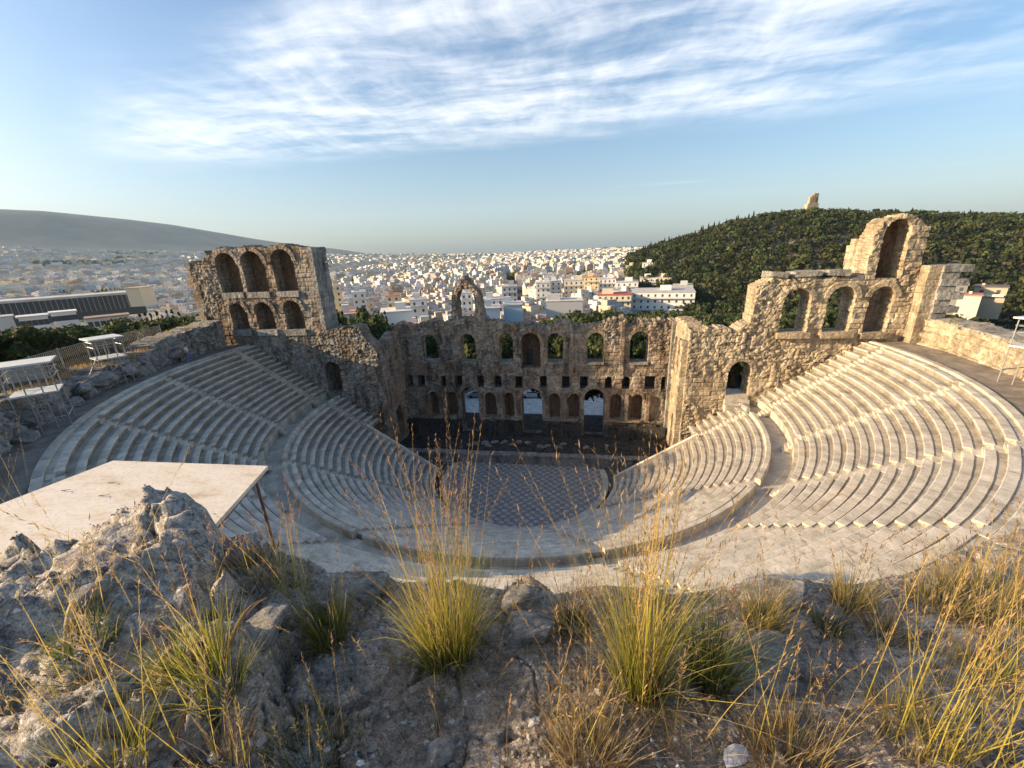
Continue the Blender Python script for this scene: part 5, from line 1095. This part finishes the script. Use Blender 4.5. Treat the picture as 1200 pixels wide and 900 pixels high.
# ordinary blocks: nearest 300 as things, the rest of the city as one mass
ST0 = atz(617, 372, -25)[:2]; ST1 = atz(604, 343, -25)[:2]; sd = (ST1-ST0)/np.linalg.norm(ST1-ST0)
cand = []
for k in range(150000):
    a = rng.uniform(-72, 17); d = 118*math.exp(rng.uniform(0, 1)**.75*math.log(5350/118)); cand.append((a, d))
cells = {}; out = []; VA = vn(np.array([0.]), np.array([0.]), 1)
cx_ = np.array([by_az(a, d) for a, d in cand]); zz = zground(cx_[:, 0], cx_[:, 1]); p131 = vn(cx_[:, 0]/260., cx_[:, 1]/260., 131).tolist(); p132 = vn(cx_[:, 0]/200., cx_[:, 1]/200., 132).tolist()
fo_ = np.interp(np.radians([c[0] for c in cand]), mf[0], mf[1])
for (a, d), (x, y), z, q131, q132 in zip(cand, cx_.tolist(), zz.tolist(), p131, p132):
    size = 13.5*max(1, (d/420)**.56); key = (int(x/size), int(y/size), int(math.log(size)*1.2))
    if key in cells: continue
    if a < -37 and d < 330: continue
    if a < -8 and d < 140: continue
    if a > -8 and d < 175: continue
    if a > 1.5 and d < 215: continue
    if a > 10 and (d < 1300): continue
    if a > 5.8 and d < 1150: continue
    if any((x-p)**2+(y-q)**2 < s*s for p, q, s in HERO): continue
    rel = np.array([x, y])-ST0; al = rel@sd; pe = abs(rel[0]*sd[1]-rel[1]*sd[0])
    if al > -30 and al < 620 and pe < 9.5+size*.25: continue
    if d > 600 and q131 > .83: continue               # parks and wooded knolls
    if a < -30 and 900 < d < 1250 and q132 > .45: continue
    cells[key] = 1; out.append((d, a, x, y, z, size))
out.sort()
near_ = out[:270]; far_ = out[270:]
gn = ['pale concrete apartment block in the dense city beyond the stage', 'sandy coloured apartment block in the dense city beyond the stage', 'grey apartment block in the dense city beyond the stage']
def blk(e, r):
    d, a, x, y, z, size = e; col = r.choice(PAL); roof = r.choice(ROOF); rot = .12+.35*math.floor(vn(x/300., y/300., 7)*4)+r.uniform(-.05, .05)
    w = size*r.uniform(.55, .92); dp = size*r.uniform(.55, .92); h = r.uniform(9, 19)*max(1, (d/900)**.25)*(.75 if d < 260 else 1)
    return block_geo(x, y, z, w, dp, h, rot, col, roof, d < 2600, r), col
for e in near_:
    gq, col = blk(e, rng); V, F, UV, Cc = gq; x, y, z = e[2], e[3], e[4]; V = [(p[0]-x, p[1]-y, p[2]-z) for p in V]
    o = mk('apartment_block', np.array(V), np.array(F), M['city'], None, np.array(Cc), uv=UV); o.location = (x, y, z)
    tag(o, gn[0] if min(col) > .5 else (gn[1] if col[0] > col[2]*1.25 else gn[2]), 'building', 'apartment blocks of the city')
tag(join([blk(e, rng)[0] for e in far_], 'far_city', M['city']), 'thousands of small pale blocks of the far city', 'city', kind='stuff')
# street running away between the blocks
n_ = np.array([-sd[1], sd[0]]); A = ST0-sd*30; B2 = ST0+sd*620; qs = []
for t_ in np.linspace(0, 1, 40): p = A*(1-t_)+B2*t_; 
qs = [A*(1-t_)+B2*t_ for t_ in np.linspace(0, 1, 60)]; V = []
for p in qs: 
    for s in (-5, 5): q = p+n_*s; V.append((q[0], q[1], ZG(q[0], q[1])+.6))
struct(mk('road', V, [(2*i, 2*i+1, 2*i+3, 2*i+2) for i in range(59)], M['road']))
# street trees and wooded knolls in the far city
VV, FF, CC, off = [], [], [], 0
V0, F0, C0 = crown_mesh(26, 1.6, [(0, 0, 2.5, 2.6), (1.5, 1, 2.0, 1.8)], 77, (.045, .06, .03), core=True)
tp = []
for k in range(26000):
    a = rng.uniform(-72, 17); d = 200*math.exp(rng.uniform(0, 1)*math.log(5200/200)); x, y = by_az(a, d); v = vn(x/260., y/260., 131) > .83 and d > 600
    v2 = a < -30 and 900 < d < 1250 and vn(x/200., y/200., 132) > .45
    if v or v2 or rng.random() < .06: tp.append((x, y, d, v or v2))
tz = zground(np.array([q[0] for q in tp]), np.array([q[1] for q in tp]))
for (x, y, d, park), z in zip(tp, tz.tolist()):
    s = (1.0 if not park else 1.3)*max(1, (d/700)**.8)*rng.uniform(.7, 1.3); VV.append(V0*[s, s, s*.9 if park else s*.8]+[x, y, z]); FF.append(F0+off); off += len(V0); CC.append(C0*rng.uniform(.6, 1.3))
tag(mk('city_trees', np.concatenate(VV), np.concatenate(FF), M['leaf'], None, np.concatenate(CC)), 'dark masses of trees and parks spread through the far city', 'trees', kind='stuff')
# ------------------------------------------------------------------ scaffolds
def scaffold(loc, rz, label, w=2.6, d=2.6, H=4.0, brace=True, deck=2.35):
    t = thing('scaffold_tower', label, 'scaffold', loc, rz)
    X_ = (-w/2, -w*.12, w*.12, w/2); 
    for x in (-w/2, -w*.15, w*.2, w/2):
        for y in (-d/2, d/2): q = MB(); q.bar((x, y, -.3), (x, y, H), .036, 8); q.build('post', M['steel'], t)
    for z in (.75, deck+.95, deck+1.35 if deck+1.35 < H else H-.2):
        for y in (-d/2, d/2): q = MB(); q.bar((-w/2-.1, y+.05, z), (w/2+.1, y+.05, z), .035); q.build('rail', M['steel'], t)
        for x in (-w/2, w/2): q = MB(); q.bar((x+.05, -d/2-.1, z+.05), (x+.05, d/2+.1, z+.05), .035); q.build('rail', M['steel'], t)
    for y, s in ((-d/2, 1), (d/2, -1)): q = MB(); q.bar((-s*w/2, y-.04, .8), (s*w/2, y-.04, deck), .028); q.build('diagonal_brace', M['steel'], t)
    q = MB(); q.box(-w/2-.05, w/2+.05, -d/2-.05, d/2+.05, deck, deck+.09); q.build('deck', M['white'], t)
    q = MB(); q.box(-w/2-.2, w/2+.2, -d/2-.2, d/2+.2, H, H+.1); q.build('roof_board', M['white'], t)
    if brace: q = MB(); q.bar((-w/2-1.6, -d/2, 0), (-w/2, -d/2, H*.66), .04); q.build('prop', M['steel'], t)
    return t
scaffold((-33.4, -13.0, 15.35), R_(68), 'scaffold tower with a flat white roof on the left rim path, nearer the arched tower', 1.8, 1.9, 4.0)
scaffold((-27.4, -21.6, 15.35), R_(50), 'scaffold tower with a pale tilted roof at the far left edge of the photo', 2.0, 1.9, 4.2, False)
scaffold((34.9, -11.0, 15.35), R_(-72), 'scaffold tower with a white roof cut by the right edge of the photo', 2.1, 2.0, 4.15, False)
# large board roof in front on the left
t = thing('board_roof', 'large pale wooden board roof on thin posts in front of the left seats', 'platform', (-4.3, -33.7, 19.9))
corners = [(-6.45, -32.55), (-1.85, -32.45), (-1.15, -34.85), (-7.4, -37.2)]
V = [(x+4.3, y+33.7, z) for z in (-.09, 0) for x, y in corners]
mk('board', V, [(0, 3, 2, 1)[::-1], (4, 5, 6, 7)[::-1], (0, 1, 5, 4), (1, 2, 6, 5), (2, 3, 7, 6), (3, 0, 4, 7)], M['ply'], t)
for x, y in ((-2.05, -32.7), (-1.45, -34.6), (-6.1, -32.8), (-4.0, -32.7), (-7.0, -36.0)): q = MB(); q.bar((x+4.3, y+33.7, -6.5), (x+4.3, y+33.7, -.09), .035, 8); q.build('post', M['rust'], t)
for a, b in (((-2.05, -32.7), (-1.45, -34.6)), ((-6.1, -32.8), (-2.05, -32.7))): q = MB(); q.bar((a[0]+4.3, a[1]+33.7, -.3), (b[0]+4.3, b[1]+33.7, -.3), .04); q.build('beam', M['rust'], t)
# small twigs lying on the board
for i, (x, y) in enumerate(((-5.2, -33.6), (-4.8, -34.1), (-6.0, -34.0))):
    q = MB(); q.bar((0, 0, .01), (.22, .05, .03), .012, 5, .004); q.bar((.1, .02, .02), (.18, -.06, .03), .007, 4, .003); o = q.build('twig', M['bark']); o.location = (x, y, 19.92); tag(o, ('small dark twig lying on the board roof, nearest its middle', 'small dark twig lying on the board roof, nearest the rock', 'small dark twig lying on the board roof, farthest left')[i], 'twig')
# chain link fence on the left wall, and a grey cabinet
t = thing('wire_fence', 'wire mesh fence with posts above the rough wall on the left', 'fence'); r = 38.2; A_ = [R_(-50-i*4.2) for i in range(9)]
pp = [(r*math.sin(a), -r*math.cos(a)) for a in A_]
for x, y in pp: q = MB(); q.bar((x, y, 15.5), (x, y, 19.0), .045); q.build('post', M['steel'], t)
for a, b in zip(pp[:-1], pp[1:]):
    q = MB()
    for i in range(15):
        f0, f1 = i/15, (i+1)/15; z0_, z1_ = 17.0, 18.9
        for (s, e) in (((f0, z0_), (f1, z1_)), ((f1, z0_), (f0, z1_))): q.bar((a[0]+(b[0]-a[0])*s[0], a[1]+(b[1]-a[1])*s[0], s[1]), (a[0]+(b[0]-a[0])*e[0], a[1]+(b[1]-a[1])*e[0], e[1]), .008, 3)
    q.bar((*a, 18.9), (*b, 18.9), .02); q.bar((*a, 17.0), (*b, 17.0), .015); q.build('mesh_panel', M['steel'], t)
t = thing('cabinet', 'grey metal cabinet behind the wall beside the scaffold tower', 'cabinet', (-40.2, -14.6, 16.2), R_(65)); q = MB(); q.box(-1.1, 1.1, -.4, .4, 0, 1.5); q.build('body', simple('grey_metal', (.25, .27, .27), .6, 2), t); q = MB(); q.box(-1.0, -.05, -.44, -.405, .1, 1.4); q.build('door', M['steel'], t); q = MB(); q.box(.05, 1.0, -.44, -.405, .1, 1.4); q.build('door', M['steel'], t)
# dry grass strip on top of the left wall
rng = np.random.default_rng(55); n = 5200; a = np.radians(rng.uniform(-88, -52, n)); r = rng.uniform(36.2, 38.6, n); ok = vn(a*30, r, 66) > .45; a = a[ok]; r = r[ok]; n = len(a)
zt_ = np.interp(np.degrees(a), [-92, -84, -79, -74, -68, -64, -58, -50], [18.4, 17.9, 17.7, 16.6, 17.0, 16.5, 17.1, 17.6])-.15
B_ = np.stack([r*np.sin(a), -r*np.cos(a), zt_], 1); V, F, Cc, _ = ribbons(B_, rng.uniform(0, 6.3, n), np.abs(rng.normal(0, .4, n)), rng.uniform(.25, .6, n), rng.uniform(.03, .06, n), rng.uniform(0, .5, n), ORNG[None]*rng.uniform(.5, 1, (n, 1)), GOLD[None]*rng.uniform(.6, 1.1, (n, 1)), 3)
tag(mk('dry_grass', V, F, M['grass'], None, Cc), 'dry orange grass growing along the top of the left rim wall', 'grass', kind='stuff')
n = 2400; s_ = rng.uniform(24.2, 31.5, n); B_ = np.stack([s_, rng.uniform(1.95, 3.8, n), np.full(n, 21.5)], 1); ok = vn(s_*1.5, s_*0, 67) > .55; B_ = B_[ok]; n = len(B_)
V, F, Cc, _ = ribbons(B_, rng.uniform(0, 6.3, n), np.abs(rng.normal(0, .5, n)), rng.uniform(.2, .6, n), rng.uniform(.03, .05, n), rng.uniform(0, .5, n), GREEN[None]*rng.uniform(.6, 1, (n, 1)), YEL[None]*rng.uniform(.5, 1.0, (n, 1)), 3)
tag(mk('wall_weeds', V, F, M['grass'], None, Cc), 'weeds growing along the top of the right wing wall', 'weeds', kind='stuff')
# ------------------------------------------------------------------ monument on the hill
p = atd(951, 246, 505); mz = float(p[2])-1.0; t = thing('hilltop_monument', 'small ruined stone monument standing alone on top of the wooded hill', 'monument', (p[0], p[1], mz), .1)
hm = 15.5; 
blocks('base', M['ruin_gold'], t, [(-5.5, 4.6, -2, 3, -5, hm*.42)], .1)
blocks('tower', M['ruin_gold'], t, [(-4.0, -1.3, -1.6, 1.6, hm*.42, hm*.80), (-.9, 3.4, -1.7, 1.6, hm*.42, hm*.98), (-1.35, -.85, -.8, 1.5, hm*.42, hm*.86), (-2.6, 3.2, -1.4, 1.4, hm*.8, hm*.90)], .12)
blocks('niche', M['niche'], t, [(.6, 2.2, -1.95, -1.72, hm*.5, hm*.75)], .02)
# ------------------------------------------------------------------ person leaning on the left rim wall
def skin(name, J, E, mat, parent, sub=1):
    me = bpy.data.meshes.new(name); me.from_pydata([j[:3] for j in J], E, []); o = bpy.data.objects.new(name, me); C.objects.link(o); me.materials.append(mat)
    md = o.modifiers.new('skin', 'SKIN'); sk = me.skin_vertices[0] if len(me.skin_vertices) else None
    if not len(me.skin_vertices):
        bpy.context.view_layer.objects.active = o
    for i, j in enumerate(J):
        me.skin_vertices[0].data[i].radius = (j[3], j[4] if len(j) > 4 else j[3])
    me.skin_vertices[0].data[0].use_root = True
    s = o.modifiers.new('sub', 'SUBSURF'); s.levels = s.render_levels = sub; o.parent = parent; md.use_smooth_shade = True
    return o
t = thing('person', 'person in white shirt and blue trousers with one arm raised on the left rim path', 'person', (-34.3, -5.3, 15.32), R_(-70))
skinm = simple('skin_tone', (.45, .27, .19), .6); shirt = simple('white_shirt', (.72, .71, .74), .8); jean = simple('blue_trousers', (.13, .17, .34), .85); hair = simple('dark_hair', (.03, .022, .018), .7); shoe = simple('white_shoe', (.6, .6, .6), .6)
# one continuous body (pelvis first), leaning to its left, legs apart, right arm up to the wall
J = [(0, 0, .93, .13, .10), (0.03, 0, 1.15, .12, .09), (.08, 0, 1.38, .16, .10), (.11, 0, 1.50, .06, .06), (.12, .02, 1.60, .085, .10), (.12, .02, 1.70, .08, .095),
     (-.10, 0, .85, .09), (-.20, .05, .48, .06), (-.27, 0, .08, .04), (-.28, -.14, .04, .035),
     (.09, 0, .85, .09), (.16, .06, .48, .06), (.22, .02, .08, .04), (.23, -.12, .04, .035),
     (-.11, 0, 1.42, .055), (-.30, -.05, 1.30, .042), (-.40, -.18, 1.52, .03), (-.41, -.22, 1.60, .03),
     (.27, 0, 1.40, .055), (.36, .02, 1.14, .042), (.38, -.10, .92, .03), (.38, -.13, .84, .03)]
E_ = [(0, 1), (1, 2), (2, 3), (3, 4), (4, 5), (0, 6), (6, 7), (7, 8), (8, 9), (0, 10), (10, 11), (11, 12), (12, 13), (2, 14), (14, 15), (15, 16), (16, 17), (2, 18), (18, 19), (19, 20), (20, 21)]
skin('body', J, E_, skinm, t, 2)
g_ = .018
Js = [(0, 0, .92, .14, .115), (0.03, 0, 1.15, .135, .105), (.08, 0, 1.38, .175, .115), (.10, 0, 1.45, .10, .09), (-.11, 0, 1.42, .068), (-.24, -.035, 1.34, .058), (.27, 0, 1.40, .068), (.335, .01, 1.22, .058)]
skin('shirt', Js, [(0, 1), (1, 2), (2, 3), (2, 4), (4, 5), (2, 6), (6, 7)], shirt, t, 2)
Jt = [(0, 0, .93, .145, .118), (-.10, 0, .83, .105), (-.20, .05, .48, .078), (-.265, 0, .12, .062), (.09, 0, .83, .105), (.16, .06, .48, .078), (.218, .02, .12, .062)]
skin('trousers', Jt, [(0, 1), (1, 2), (2, 3), (0, 4), (4, 5), (5, 6)], jean, t, 2)
for x in (-.28, .225): skin('shoe', [(x, .03, .05, .05), (x, -.06, .045, .048), (x, -.17, .035, .038)], [(0, 1), (1, 2)], shoe, t, 2)
skin('hair', [(.12, .06, 1.62, .07, .08), (.12, .05, 1.71, .095, .095), (.12, .0, 1.75, .085, .08)], [(0, 1), (1, 2)], hair, t, 2)
for hx, hy, hz_h, sx_ in ((-.41, -.22, 1.60, -1), (.38, -.13, .84, 1)):       # hands: palm and five fingers
    up_ = 1 if hz_h > 1 else -1
    for i in range(4): L_ = (.07, .085, .08, .06)[i]; x0 = hx-.03+.02*i; skin('finger', [(x0, hy, hz_h+up_*.03, .010), (x0, hy-.01, hz_h+up_*(.03+L_*.6), .009), (x0, hy-.03, hz_h+up_*(.03+L_), .007)], [(0, 1), (1, 2)], skinm, t, 1)
    skin('thumb', [(hx+.03*sx_, hy-.01, hz_h, .011), (hx+.055*sx_, hy-.03, hz_h+up_*.03, .010), (hx+.05*sx_, hy-.045, hz_h+up_*.06, .008)], [(0, 1), (1, 2)], skinm, t, 1)
for x in (.09, .15): q = MB(); q.box(x-.012, x+.012, -.085, -.07, 1.655, 1.668); q.build('eye', hair, t)
q = MB(); q.add([(.105, -.075, 1.62), (.135, -.075, 1.62), (.12, -.11, 1.625), (.12, -.072, 1.665)], [(0, 1, 2), (1, 3, 2), (3, 0, 2)]); q.build('nose', skinm, t)
q = MB(); q.box(.098, .142, -.083, -.07, 1.590, 1.598); q.build('mouth', simple('lips', (.35, .12, .1), .6), t)
for x, s in ((.035, -1), (.205, 1)): q = MB(); q.box(x-.012, x+.012, .0, .035, 1.62, 1.675); q.build('ear', skinm, t)
sc.render.engine = 'CYCLES'; sc.cycles.volume_bounces = 0; sc.cycles.max_bounces = 6; sc.cycles.transparent_max_bounces = 6
sc.render.resolution_x = 1024; sc.render.resolution_y = 768
